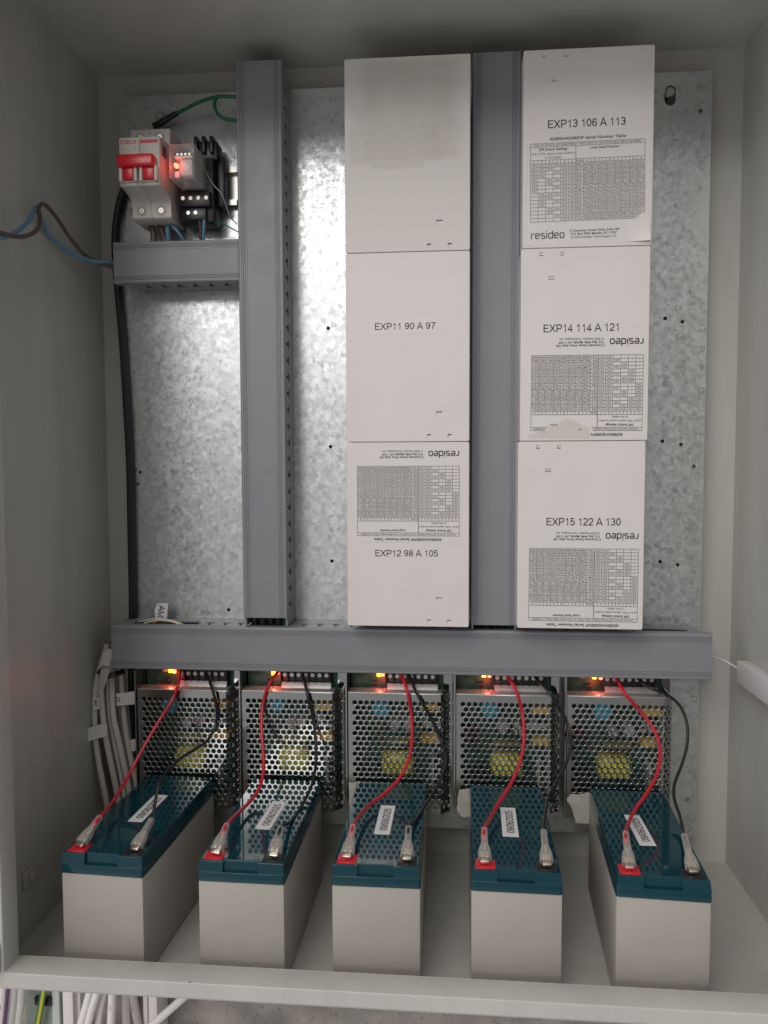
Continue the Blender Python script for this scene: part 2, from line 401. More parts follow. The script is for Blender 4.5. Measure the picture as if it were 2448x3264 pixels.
STROKE = {      # centre lines on a cap height of 1: advance, polylines
 ' ': (.39, []), '/': (.39, [[(.03, -.02), (.36, 1.0)]]),
 '0': (.776, [_arc(.388, .5, .27, .44, 0, 360, 28)]), '1': (.776, [[(.20, .72), (.38, .79), (.45, .94), (.45, 0)]]),
 '2': (.776, [_arc(.385, .67, .26, .27, 175, -35, 14) + [(.20, .22), (.12, .06), (.67, .06)]]),
 '3': (.776, [_arc(.375, .715, .245, .225, 165, -80, 14) + _arc(.375, .29, .275, .23, 80, -165, 16)]),
 '4': (.776, [[(.51, 0), (.51, .92), (.07, .27), (.70, .27)]]),
 '5': (.776, [[(.63, .94), (.21, .94), (.15, .50)] + _arc(.375, .335, .275, .275, 140, -160, 18)]),
 '6': (.776, [_arc(.40, .31, .265, .25, 0, 360, 24), _arc(.41, .5, .275, .44, 30, 180, 14) + [(.135, .35)]]),
 '7': (.776, [[(.08, .94), (.68, .94), (.42, .50), (.30, 0)]]),
 '8': (.776, [_arc(.388, .715, .225, .225, 0, 360, 22), _arc(.388, .28, .265, .22, 0, 360, 22)]),
 '9': (.776, [_arc(.376, .69, .265, .25, 0, 360, 24), _arc(.366, .5, .275, .44, 210, 360, 14) + [(.641, .65)]]),
 'A': (.93, [[(.03, 0), (.465, .98), (.90, 0)], [(.19, .32), (.74, .32)]]),
 'E': (.93, [[(.83, .94), (.17, .94), (.17, .06), (.86, .06)], [(.17, .52), (.78, .52)]]),
 'X': (.93, [[(.06, 0), (.86, 1)], [(.06, 1), (.86, 0)]]), 'D': (1.0, [[(.17, .06), (.17, .94), (.45, .94)] + _arc(.45, .5, .40, .44, 90, -90, 14) + [(.17, .06)]]),
 'P': (.93, [[(.17, 0), (.17, .94), (.55, .94)] + _arc(.55, .69, .27, .25, 90, -90, 12) + [(.17, .44)]]),
 'M': (1.16, [[(.15, 0), (.15, .97), (.58, .08), (1.01, .97), (1.01, 0)]]),
}
_rr = [(.54, .34), (.54, .58), (.45, .68), (.09, .68), (0, .58), (0, .10), (.09, 0), (.45, 0)]
LOGO = {'r': (.60, [[(0, -.06), (0, .52), (.10, .66), (.42, .68)]]), 'e': (.80, [[(0, .36), (.54, .36), (.54, .57), (.45, .68), (.09, .68), (0, .58), (0, .10), (.09, 0), (.50, 0)]]),
 's': (.76, [[(.49, .68), (.08, .68), (0, .61), (0, .43), (.08, .355), (.43, .335), (.51, .27), (.51, .08), (.43, 0), (0, 0)]]), 'i': (.30, [[(.02, -.06), (.02, .74)], [(.02, .89), (.02, 1.03)]]),
 'd': (.80, [[(.54, .50), (.54, .58), (.45, .68), (.09, .68), (0, .58), (0, .10), (.09, 0), (.45, 0), (.54, .10)], [(.54, -.06), (.54, 1.03)]]), 'o': (.66, [[(.54, .34), (.54, .58), (.45, .68), (.09, .68), (0, .58), (0, .10), (.09, 0), (.45, 0), (.54, .10), (.54, .34)]])}
def strokes(mb, s, cap, M, width=None, w=.135, align='c', table=STROKE):
    """plain sans-serif lettering drawn as flat ribbons of even width"""
    tot = sum(table[c][0] for c in s) * cap; xs = width / tot if width else 1
    x0 = -tot * xs / 2 if align == 'c' else 0
    for c in s:
        for ln in table[c][1]:
            P = [Vector((x0 + px_ * cap * xs, (py_ - .5) * cap, 0)) for px_, py_ in ln]; n = len(P); L_, R_ = [], []
            closed = (P[0] - P[-1]).length < 1e-6
            for i, p in enumerate(P):
                a = P[i - 1] if i else (P[-2] if closed else None); b = P[i + 1] if i < n - 1 else (P[1] if closed else None)
                d1 = (p - a).normalized() if a is not None else (b - p).normalized(); d2 = (b - p).normalized() if b is not None else d1
                t = (d1 + d2); t = t.normalized() if t.length > 1e-4 else d1
                q = Vector((-t.y, t.x, 0)); k = min(2.2, 1 / max(.3, q.dot(Vector((-d1.y, d1.x, 0)))))
                L_.append(mb.bm.verts.new(M @ (p + q * w * cap * .5 * k))); R_.append(mb.bm.verts.new(M @ (p - q * w * cap * .5 * k)))
            for i in range(n - 1): mb.bm.faces.new((L_[i], L_[i + 1], R_[i + 1], R_[i]))
        x0 += table[c][0] * cap * xs
    return mb
def bar(mb, x0, x1, y0, y1, M): mb.bm.faces.new([mb.bm.verts.new(M @ Vector((x, y, 0))) for x, y in rect(x0, x1, y0, y1)])
def screw(mb, c, r, h=.0012, ang=.5, n=(0, -1, 0)):
    """pan head with a cross recess standing on c along n"""
    c = Vector(c); n = Vector(n); mb.cyl(c, c + n * h, r, r * .82, seg=18)
    q = n.to_track_quat('Z', 'Y').to_matrix().to_4x4(); Mx = Matrix.Translation(c + n * h) @ q
    for a in (ang, ang + PI / 2):
        mb.box(-r * .7, r * .7, -r * .13, r * .13, -.0001, .0003, M=Mx @ Matrix.Rotation(a, 4, 'Z'))

# ------------------------------------------------------------------ levels measured from the photograph
YM, YD, YP, YB, YS = -.1466, -.1233, -.0824, -.0625, -.119      # module faces, duct covers, plate, cabinet back, supply fronts
XL, XR, ZT = -.235, .3765, .765

# ================================================================== the setting: wall below the cabinet
mb = MB(); mb.box(-1.6, 1.8, -.03, .07, -1.2, 2.0)
tag(build(mb, 'concrete_wall', CONC), 'rough grey brown concrete wall behind and below the cabinet', 'wall', kind='structure')

# ================================================================== cabinet
cab = thing('cabinet', 'grey painted steel cabinet, open at the front, holding all the equipment', 'cabinet', (.07, -.18, 0))
T = .0015
build(MB().box(XL - T, XR + T, YB, YB + .0015, -T, ZT + T), 'back_panel', PAINT, cab)
build(MB().box(XL - T, XL, -.29, YB - .0002, 0, ZT), 'side_panel', PAINT, cab)
build(MB().box(XR, XR + T, -.29, YB - .0002, 0, ZT), 'side_panel', PAINT, cab)
build(MB().box(XL - T, XR + T, -.29, YB - .0002, ZT + .0002, ZT + T), 'roof_panel', PAINT, cab)
build(MB().box(XL - T, XR + T, -.29, YB - .0002, -T, -.0002), 'floor_panel', PAINT, cab)
mb = MB()
me = perf(rect(XL - T, XR + T, -.0008, ZT + T), [rect(-.2080, .3490, .0246, .7406)], .0015); mb.mesh(me, front(0, -.2905, 0))
build(mb, 'front_flange', PAINT, cab)
mb = MB(); me = perf(rrect(-.2188, .3600, .0136, .7514, .003), [rrect(-.2072, .3486, .0250, .7402, .0008)], .0192, .0009); mb.mesh(me, front(0, -.3009, 0))
build(mb, 'door_lip', PAINT, cab)
mb = MB(); mb.cyl((-.2128, -.3135, .028), (-.2128, -.3135, .047), .0035, bev=.0006); mb.cyl((-.2128, -.3135, .0245), (-.2128, -.3135, .0278), .0025)
build(mb, 'hinge', STEEL, cab)

# ================================================================== mounting plate
def px(X, Z, y): p = at(X, Z, y=y); return p
holes = []
for X, Z in [(709, 709), (714, 965), (717, 1212), (303, 1020), (298, 1046), (494, 1317), (1513, 240), (1437, 688), (1474, 695), (1431, 953),
             (1471, 960), (1499, 1007), (1426, 1213), (1464, 1220), (1486, 1727)]:
    p = at(X, Z, y=YP); holes.append(circ(p.x, p.z, .0017 if X != 1513 else .0021, 14))
kh = at(1448, 206, y=YP)
holes.append([(kh.x + .0048 * math.sin(t) , kh.z + (.0038 if math.cos(t) > 0 else -.0042) + .0048 * math.cos(t)) for t in [2 * PI * i / 22 for i in range(22)]])
mp = thing('mounting_plate', 'galvanized steel mounting plate with crystal spangle and drilled holes', 'plate', (.07, YP, .034))
mb = MB(); mb.mesh(perf(rrect(-.205, .3422, .0335, .7365, .002), holes, .002), front(0, YP + .001, 0))
build(mb, 'sheet', GALV, mp)
mb = MB()
for x in (.3405, -.2035): mb.box(x - .0007 if x > 0 else x - .0007, x + .0007, YP + .002, YP + .012, .036, .734)
mb.box(-.2, .338, YP + .002, YP + .012, .7345, .7362)
build(mb, 'folded_edge', GALV, mp)
FADED = mat('faded_ink', (.30, .31, .31), .6)
for X, Z, s in [(1517, 708, 'G'), (1516, 755, 'R'), (1516, 795, 'A'), (1514, 845, 'D'), (1511, 905, ':'), (1508, 940, 'C'), (1508, 962, 'I'), (1508, 990, 'L'), (1506, 1018, 'H'),
                (1503, 1072, 'I'), (1503, 1104, 'B'), (1501, 1140, 'D'), (1499, 1172, 'O'), (1496, 1232, 'K'), (1495, 1265, 'H'), (1493, 1300, 'D'), (1491, 1322, 'C'),
                (1500, 1510, 'D'), (1499, 1545, 'O'), (1498, 1575, 'I'), (1495, 1690, 'H'), (1493, 1722, 'X'), (1491, 1790, 'A')]:
    p = at(X, Z, y=YP); mb = MB(); text(mb, s, .0052, front(p.x, YP - .00025, p.z, -PI / 2), width=.0085)
    build(mb, 'stencil_letter', FADED, mp)

mb = MB(); p = at(1447, 203, y=YP - .004)
mb.cyl((p.x, YP - .002, p.z + .0012), (p.x, YP - .0065, p.z + .0012), .0042, .0036, seg=24, bev=.0006); mb.cyl((p.x, YB - .001, p.z + .0012), (p.x, YP - .002, p.z + .0012), .0026)
tag(build(mb, 'mounting_bolt', STEEL), 'round steel bolt in the keyhole at the upper right of the plate', 'bolt')

# ================================================================== wiring ducts
def duct_cover_profile():
    """half-open C seen end on: u across the width (-1..1), d depth behind the face (mm); outer line with ribs then inner line back"""
    w = 20.6; o = [(-w, 9), (-w, 1.2), (-w + .35, .4), (-w + 1.2, 0)]
    for g in (3.3, 4.9, 6.5): o += [(-w + g - .5, 0), (-w + g - .25, .6), (-w + g + .25, .6), (-w + g + .5, 0)]
    o += [(-w + 8.3, 0), (-w + 8.5, .25), (w - 8.5, .25), (w - 8.3, 0)]
    for g in (6.5, 4.9, 3.3): o += [(w - g - .5, 0), (w - g - .25, .6), (w - g + .25, .6), (w - g + .5, 0)]
    o += [(w - 1.2, 0), (w - .35, .4), (w, 1.2), (w, 9), (w - 1.2, 9), (w - 1.2, 1.6), (-w + 1.2, 1.6), (-w + 1.2, 9)]
    return o
def slot_T(c, pitch_dir, bar_d, flip=1):
    """T slot in (along, depth) mm: bar deep near the back, stem towards the cover"""
    a, d = c; L_, h, s, sh = 3.6, 6.0, 1.3, 7.0
    pts = [(-L_, 0), (-L_, h), (L_, h), (L_, 0), (s, 0), (s, -sh), (-s, -sh), (-s, 0)]
    return [((a + x) / 1000, (d + y) / 1000) for x, y in pts]
def duct(label, axis, a0, a1, c, yf=YD, walls=None, b0=None, b1=None, cuts=(), halfw=1.0):
    """axis 'x' (level) or 'z' (upright); a0..a1 cover ends, b0..b1 trunk ends, c centre of the width; cuts: (side, from, to) openings"""
    b0 = a0 + .002 if b0 is None else b0; b1 = a1 - .002 if b1 is None else b1
    base = (c, YP, a0) if axis == 'z' else ((a0 + a1) / 2, YP, c - .02)
    t = thing('wiring_duct', label, 'cable duct', base, group='grey slotted wiring ducts')
    mb = MB(); prof = []
    for u, d in duct_cover_profile():
        u *= halfw
        prof.append((c + u / 1000, yf + d / 1000) if axis == 'z' else (yf + d / 1000, c + u / 1000))
    mb.prism(prof, axis, a0, a1); build(mb, 'cover', DUCT, t, sharp=25)
    for side in (-1, 1):
        mb = MB(); depth = YP - yf - .0025
        hol = []; n = int((b1 - b0 - .008) / .01505); off = (b1 - b0 - (n - 1) * .01505) / 2
        cs = [(f, g) for sd, f, g in cuts if sd == side]
        for i in range(n):
            a = b0 + off + i * .01505
            if any(f - .006 < a < g + .006 for f, g in cs): continue
            hol.append(slot_T((a * 1000, 16.5), 0, 0))
        for f, g in cs: hol.append([(f, .0115), (g, .0115), (g, .0235), (g - .004, .0265), (f + .004, .0265), (f, .0235)])
        me = perf(rect(b0, b1, .0022, depth), hol, .0016)
        w = .0192 * halfw
        if axis == 'z': Mx = Matrix(((0, 0, 1, c + side * w), (0, 1, 0, yf + .0012), (1, 0, 0, 0), (0, 0, 0, 1)))
        else: Mx = Matrix(((1, 0, 0, 0), (0, 1, 0, yf + .0012), (0, 0, 1, c + side * w), (0, 0, 0, 1)))
        mb.mesh(me, Mx); bpy.data.meshes.remove(me)
        build(mb, 'slotted_wall', DUCT, t)
    mb = MB(); w = .0186 * halfw
    if axis == 'z': mb.box(c - w, c + w, YP - .0018, YP - .0003, b0, b1)
    else: mb.box(b0, b1, YP - .0018, YP - .0003, c - w, c + w)
    build(mb, 'base', DUCT, t)
    return t
ZH = .2160
duct('long level grey wiring duct running above the five power supplies', 'x', -.2075, .3397, ZH, b0=-.2065, b1=.3330, cuts=((1, -.193, -.128), (1, .283, .323), (1, -.078, -.042), (1, .128, .167)))
duct('tall grey wiring duct left of the blank cream box', 'z', .2456, .7430, -.0600, b0=.2375, b1=.742)
duct('tall grey wiring duct between the two columns of cream boxes', 'z', .2418, .7405, .1490, b0=.2375, b1=.739)
duct('short level grey wiring duct under the circuit breaker', 'x', -.1975, -.0810, .5712, yf=YD + .002, b0=-.187, b1=-.0805, halfw=.90)

for cx_, lab_ in ((-.060, 'dark cables in the open foot of the left tall duct'), (.149, 'dark cables in the open foot of the middle tall duct')):
    fc = thing('duct_cables', lab_, 'cables', (cx_, -.105, .20), group='dark cables inside the ducts')
    for k_, (dx_, dy_, m_) in enumerate(((-.013, -.1125, BLKW), (-.0055, -.1135, BLKW), (.002, -.1120, BLKW), (.009, -.1130, BLKW), (.0145, -.1085, mat('teal_cable', (.01, .12, .12), .4)))):
        build(MB().tube([Vector((cx_ + dx_ * .8, -.104, .205)), Vector((cx_ + dx_, dy_ + .004, .232)), Vector((cx_ + dx_, dy_ + .002, .250)), Vector((cx_ + dx_ * .9, -.108, .290))], .0034, 10), 'cable', m_, fc)
# ================================================================== power supplies (local: x right, y back from the plate = 0, z up from the bottom edge)
PX = [-.187, -.0865, .0138, .1134, .2132]
ZB = .0625
def make_supply():
    t = thing('power_supply', 'x', 'power supply')
    F = YS - YP                                         # local y of the cover face
    mb = MB()
    mb.box(0, .0012, F - .0022, -.0005, 0, .1315); mb.box(.0012, .0975, -.0016, -.0004, 0, .1315)
    mb.box(.0900, .0975, F + .020, F + .0212, .110, .1300); mb.box(.0965, .0975, F + .0212, -.0016, .0, .1300)
    build(mb, 'chassis', CHROME, t, mw=1)
    # perforated cover: flat pattern bent round the right-hand edge
    hol = []; pitch = .00555; row = .00485
    for j in range(21):
        for i in range(21):
            u = .0062 + i * pitch + (pitch / 2 if j % 2 else 0); v = .1125 - .0092 - j * row
            if v < .005: continue
            if u > .116: continue
            hol.append(circ(u, v, .00208, 12))
    me = perf(rect(0, .1185, 0, .1125), hol, .0009, .00030)
    mb = MB(); tb = bmesh.new(); tb.from_mesh(me)
    bmesh.ops.bisect_plane(tb, geom=tb.verts[:] + tb.edges[:] + tb.faces[:], plane_co=(.0855, 0, 0), plane_no=(1, 0, 0))
    bmesh.ops.bisect_plane(tb, geom=tb.verts[:] + tb.edges[:] + tb.faces[:], plane_co=(.0960, 0, 0), plane_no=(1, 0, 0))
    c45 = math.cos(math.radians(40)); s45 = math.sin(math.radians(40))
    for v in tb.verts:
        u, z, w = v.co.x, v.co.y, v.co.z
        if u <= .08551: v.co = (.0020 + u, F + w, z)
        elif u <= .09601: d = u - .0855; v.co = (.0875 + d * c45 + w * s45, F + w * c45 + d * s45, z)
        else: d = u - .0960; v.co = (.0875 + .0105 * c45 + w, F + .0105 * s45 + d, z)
    mb._add(tb)
    # upper ledge bent back, with a small vent slot
    build(mb, 'perforated_cover', CHROME, t, mw=1)
    mb = MB(); mb.mesh(perf(rect(.0020, .0890, F + .0003, F + .0150), [rect(.0250, .0295, F + .006, F + .0078)], .0007), Matrix.Translation((0, 0, .1127)))
    build(mb, 'cover_ledge', BRUSHED, t, mw=1)
    build(MB().box(.0020, .0950, -.0130, -.0114, .003, .1300), 'circuit_board', PCB, t, mw=1)
    mb = MB(); mb.box(.036, .0845, F + .0160, F + .030, .1135, .1310, .0006)
    for i in range(8): mb.box(.036 + i * .00665, .0368 + i * .00665, F + .0135, F + .0162, .1145, .131)
    tb_ = build(mb, 'terminal_block', BLACKP, t, mw=1)
    for i in range(7):
        mb = MB(); x = .0400 + i * .00665; screw(mb, (x, F + .0158, .1245), .0024, .0014, .3 + i, (0, -1, 0)); build(mb, 'terminal_screw', STEEL, tb_, mw=1)
    mb = MB(); mb.poly([(.0375, F + .0142, .1178), (.0375, F + .0106, .1129), (.0845, F + .0106, .1129), (.0845, F + .0142, .1178)], .0008)
    build(mb, 'terminal_cover', BRUSHED, t, mw=1)
    l1 = build(MB().box(.0272, .0306, F + .0150, F + .0175, .1245, .1290, .0004), 'indicator_lamp', LEDY, t, mw=1)
    l2 = build(MB().box(.0322, .0350, F + .0150, F + .0175, .1245, .1288, .0004), 'indicator_lamp', LEDR, t, mw=1)
    l = bpy.data.lights.new('indicator_light', 'POINT'); l.energy = .0055; l.color = (1, .06, .05); l.shadow_soft_size = .0015
    lo = bpy.data.objects.new('indicator_light', l); COL.objects.link(lo); lo.location = (.0310, F + .0085, .1172); lo.parent = t
    build(MB().box(.004, .035, F + .0225, F + .0240, .1100, .1312), 'terminal_board', PCB, t, mw=1)
    build(MB().box(.0175, .0225, F + .0185, F + .0224, .1255, .1300, .0004), 'fuse', mat('pink_part', (.45, .30, .27), .5), t, mw=1)
    build(MB().box(.0215, .0270, F + .0190, F + .0224, .1140, .1180, .0004), 'chip', BLACKP, t, mw=1)
    mb = MB(); mb.box(.0335, .0640, F + .0040, F + .024, .0335, .0545, .0065, 4); build(mb, 'transformer', YTAPE, t, mw=1)
    build(MB().box(.0370, .0620, F + .0085, F + .022, .0615, .0650, .001), 'transformer_tape', mat('olive_tape', (.30, .29, .08), .5), t, mw=1)
    mb = MB(); mb.cyl((.0330, F + .0035, .0975), (.0330, F + .0180, .0975), .0078, bev=.001); build(mb, 'blue_capacitor', BLUECAP, t, mw=1)
    for z in (.0985, .0675): build(MB().box(.0705, .0865, F + .0035, F + .018, z - .0028, z + .0028, .001), 'film_capacitor', ORANGECAP, t, mw=1)
    for x, z, r in ((.047, .078, .0048), (.058, .0775, .0045), (.0745, .083, .0035)):
        mb = MB(); mb.cyl((x, F + .009, z), (x, -.012, z), r, bev=.0008); build(mb, 'electrolytic_capacitor', GREYPART, t, mw=1)
    build(MB().box(.0705, .0865, F + .0085, F + .010, .0780, .0815), 'jumper_link', GREYPART, t, mw=1)
    build(MB().box(.078, .0800, F + .0080, F + .022, .020, .050), 'heat_sink', GREYPART, t, mw=1)
    build(MB().box(.0885, .0900, F + .010, -.012, .012, .10), 'heat_sink', GREYPART, t, mw=1)
    for x, z, r in ((.020, .030, .011), (.062, .016, .008), (.014, .070, .007)):
        mb = MB(); mb.cyl((x, F + .010, z), (x, -.012, z), r, bev=.001); build(mb, 'black_capacitor', BLACKP, t, mw=1)
    return t
ps = make_supply()
PLAB = ['first perforated metal power supply from the left, beside the bundle of grey cables', 'perforated metal power supply second from the left, standing behind the tilted second battery', 'middle one of the five perforated metal power supplies',
        'perforated metal power supply fourth from the left, with a squarish torn paper seal', 'rightmost perforated metal power supply, with a ragged torn paper seal']
PS = []
src_kids = None
for i, x in enumerate(PX):
    o = ps if i == 0 else copy_tree(ps)
    o.location = (x, YP, ZB + i * .0006); o.matrix_basis = Matrix.Translation(o.location)
    tag(o, PLAB[i], 'power supply', 'power supplies in a row behind the batteries'); PS.append(o)
    rng = random.Random(40 + i)
    for ch in kids(o):
        if ch.name.split('.')[0] in ('transformer', 'blue_capacitor', 'film_capacitor', 'electrolytic_capacitor', 'heat_sink', 'fuse', 'black_capacitor', 'jumper_link'):
            ch.location = (rng.uniform(-.0022, .0022), rng.uniform(-.001, .002), rng.uniform(-.002, .002))
        elif ch.name.startswith('indicator_lamp'): ch.location = (rng.uniform(-.0012, .0012), 0, rng.uniform(-.0010, .0003))
def torn(i, pts, y=YS - .0012):
    rng = random.Random(i); full = []
    for k, (X, Z) in enumerate(pts):
        X2, Z2 = pts[(k + 1) % len(pts)]; full.append((X, Z))
        for u in (.25, .5, .75): full.append((X + (X2 - X) * u + rng.uniform(-1.6, 1.6), Z + (Z2 - Z) * u + rng.uniform(-1.6, 1.6)))
    P = [at(X, Z, y=y) for X, Z in full]; P = [Vector((p.x, y + .0006 * math.sin(k * 2.1), p.z)) for k, p in enumerate(P)]
    build(MB().poly(P[::-1], .0004), 'torn_seal', TORN, PS[i], sharp=80)
torn(1, [(768, 1690), (800, 1692), (797, 1716), (790, 1725), (768, 1722)][::-1])
torn(2, [(753, 1690), (786, 1692), (782, 1722), (776, 1738), (768, 1755), (755, 1752)])
torn(3, [(992, 1707), (1016, 1704), (1018, 1766), (997, 1764), (987, 1752), (988, 1722)])
torn(4, [(1224, 1728), (1234, 1716), (1290, 1713), (1294, 1778), (1243, 1778), (1236, 1748)])

# ================================================================== cream module boxes
MW, MH, MD = .1063, .1610, YP - YM
def make_module(material):
    hol = []
    for fr, fb, w, h in ((.0257, .0245, .0050, .0024), (.0345, .0047, .0032, .0028), (.0169, .0047, .0032, .0028)):
        x = MW / 2 - fr; z = -MH / 2 + fb; hol.append(rect(x - w / 2, x + w / 2, z - h / 2, z + h / 2))
    t = thing('expansion_module', 'x', 'module box')
    mb = MB(); mb.mesh(perf(rrect(-MW / 2, MW / 2, -MH / 2, MH / 2, .0016), hol, .0022, .0005), front(0, .0011, 0))
    o = rrect(-MW / 2 + .0002, MW / 2 - .0002, -MH / 2 + .0002, MH / 2 - .0002, .0015); n = rrect(-MW / 2 + .0022, MW / 2 - .0022, -MH / 2 + .0022, MH / 2 - .0022, .001)
    mb.mesh(perf(o, [n], MD - .0105), front(0, .0015 + (MD - .0105) / 2, 0))
    build(mb, 'cover', material, t, mw=1)
    mb = MB()
    for fr, fb, w, h in ((.0257, .0245, .0050, .0024), (.0345, .0047, .0032, .0028), (.0169, .0047, .0032, .0028)):
        x = MW / 2 - fr; z = -MH / 2 + fb
        mb.box(x - w * .5 - .0004, x + w * .5 + .0004, .0012, .0046, z - h * .5 - .0004, z + h * .22)
    build(mb, 'latch', material, t, mw=1)
    build(MB().box(-MW / 2 + .003, MW / 2 - .003, MD - .0085, MD - .0002, -MH / 2 + .003, MH / 2 - .003, .001), 'base', material, t, mw=1)
    return t
XC = [.0196 + MW / 2, .1696 + MW / 2]; ZC = [.7287 - .1615 * k - .1615 / 2 for k in range(3)]
G = 'cream boxes in two columns'
proto = make_module(CREAM)
MODS = {}
MLAB = {(0, 0): 'unlabelled cream box stained by a torn-off sheet, top of the left column', (0, 1): 'cream box marked EXP11 90 A 97', (0, 2): 'cream box marked EXP12 98 A 105, with an upside-down table above',
        (1, 0): 'cream box marked EXP13 106 A 113, with its table the right way up', (1, 1): 'cream box marked EXP14 114 A 121, with an upside-down torn table below', (1, 2): 'cream box marked EXP15 122 A 130, with an upside-down table below'}
for c in (0, 1):
    for k in range(3):
        o = proto if (c, k) == (0, 1) else (make_module(STAIN) if (c, k) == (0, 0) else copy_tree(proto))
        dx = {(1, 1): -.0008, (1, 2): -.0022}.get((c, k), 0)
        loc = (XC[c] + dx, YM, ZC[k]); rot = (0, PI if c else 0, 0); o.location = loc; o.rotation_euler = rot
        o.rotation_euler = rot
        o.matrix_basis = Matrix.Translation(loc) @ Euler(rot).to_matrix().to_4x4() if not c else Matrix.Translation(loc) @ Matrix.Diagonal((-1, 1, -1, 1))
        o.name = 'expansion_module'; tag(o, MLAB[c, k], 'module box', G); MODS[c, k] = o
E1 = .00018
def plain_label(c, k, s, X, Z, roll=0, w=.0555, cap=.0056, tw=.0605, th=.0125):
    p = at(X, Z, y=YM); M = front(p.x, YM - E1, p.z, roll)
    mb = MB(); mb.mesh(perf(rrect(-tw / 2, tw / 2, -th / 2, th / 2, .0006), [], .0001), front(p.x, YM - .00008, p.z, roll))
    st = build(mb, 'label_sticker', STICK, MODS[c, k])
    mb = MB(); strokes(mb, s, cap, front(p.x, YM - .00022, p.z, roll), width=w); build(mb, 'lettering', INK, st)
plain_label(0, 1, 'EXP11 90 A 97', 874.5, 704.5, 0, w=.0525)
plain_label(0, 2, 'EXP12 98 A 105', 878, 1195, 0, w=.0555)
plain_label(1, 0, 'EXP13 106 A 113', 1267, 265, math.radians(.4), w=.0640, cap=.0064, tw=.069)
plain_label(1, 1, 'EXP14 114 A 121', 1256, 708, math.radians(.2), w=.0640, cap=.0064, tw=.068)
plain_label(1, 2, 'EXP15 122 A 130', 1260, 1127, 0, w=.0630, cap=.0064, tw=.068)

BASES = [5540, 6612, 9268, 8900, 8532, 8164, 7796, 7428, 7060, 6692, 6324, 5956, 5588, 5220, 4852, 4484]
PREF = ['006-', '019-', '013-', '020-', '027-', '034-', '041-', '048-', '055-', '062-', '069-', '076-', '083-', '090-', '097-', '104-']
def table_print(mb, mk, torn_one=False):
    """mk(x, y): matrix of a spot given in mm from the upper left corner of the table frame"""
    TW, TH = 88.5, 60.6; lw = .28
    I = mk(0, 0)
    def hl(y, x0=0, x1=TW, w=lw): bar(mb, (x0) / 1000, (x1) / 1000, (-y - w / 2) / 1000, (-y + w / 2) / 1000, I)
    def vl(x, y0, y1, w=lw): bar(mb, (x - w / 2) / 1000, (x + w / 2) / 1000, -y1 / 1000, -y0 / 1000, I)
    y1, y2, y3 = 2.7, 12.9, 15.7; rh = (TH - y3) / 16; cw = TW / 15; xm = cw * 6
    if not torn_one: hl(0); hl(y1)
    else: hl(0, 0, 39); hl(y1, 0, 40); hl(0, 77, TW); hl(y1, 76, TW)
    hl(y2); hl(y3); hl(TH)
    for r in range(1, 16): hl(y3 + r * rh)
    for c in range(16): vl(c * cw, 0 if c in (0, 15) else y2, TH, lw * (1.5 if c == 6 else 1))
    vl(xm, y1, y2, lw * 1.5)
    def tx(s, x, y, cap, **k): text(mb, s, cap / 1000, mk(x, y), **k)
    if not torn_one:
        tx('4208SN/4208SNF Serial Number Table', TW * .5, -3.2, 2.2, bold=1, shear=.2, width=.0590)
        tx('THE DIP SWITCH SETTINGS PRESET THE LOOPS TO THE APPLICABLE SERIAL NUMBERS', TW / 2, 1.35, 1.35, width=.0830)
        tx('Loop Serial Number', xm + (TW - xm) * .42, 4.6, 1.8, bold=1, width=.0225)
    else:
        tx('4208SN/4208SN', 27.5, -3.2, 2.3, bold=1, shear=.2, width=.0255)
        tx('THE DIP SWITCH SETTINGS PRESET', 20.5, 1.35, 1.45, width=.0365); tx('NUMBERS', 82, 1.35, 1.35, width=.0095); tx('Number', 70, 4.6, 1.6, width=.0065)
        tx('PP', 48.8, 1.2, 1.6, shear=.2)
    tx('DIP Switch Settings', xm / 2, 4.6, 1.8, bold=1, width=.0222)
    tx('(6 & 7 ON, selects serial numbers', xm / 2, 7.9, 1.6, width=.0340); tx('in this table)', xm / 2, 10.9, 1.6, width=.0128)
    for c, h in enumerate(['2', '3', '4', '5', '6', '7', 'Prefix', 'A', 'B', 'C', 'D', 'E', 'F', 'G', 'H']):
        tx(h, (c + .5) * cw, (y2 + y3) / 2, 1.6, width=.0050 if len(h) > 1 else None)
    for r in range(16):
        y = y3 + (r + .5) * rh
        for c in range(4): tx('-' if (r >> (3 - c)) & 1 else 'ON', (c + .5) * cw, y, 1.65, xs=1.05)
        for c in (4, 5): tx('ON', (c + .5) * cw, y, 1.65, xs=1.05)
        tx(PREF[r], 6.5 * cw, y, 1.65, width=.0047)
        for j, d in enumerate((0, 1, 2, 3, 8, 9, 10, 11)): tx(str(BASES[r] + d), (7.5 + j) * cw, y, 1.65, width=.0050)
    strokes(mb, 'resideo', .0056, mk(.6, TH + 10.0), width=.0262, w=.15, align='l', table=LOGO)
    for q, (s, b, w) in enumerate((('2 Corporate Center Drive, Suite 100', 1, .0385), ('P.O. Box 9040, Melville, NY 11747', 1, .0355), ('© 2020 Resideo Technologies, Inc.', 0, .0355))):
        text(mb, s, .00175, mk(30.4 + (1.2 if q else 0), TH + 7.6 + 2.6 * q), bold=b, align='l', width=w)
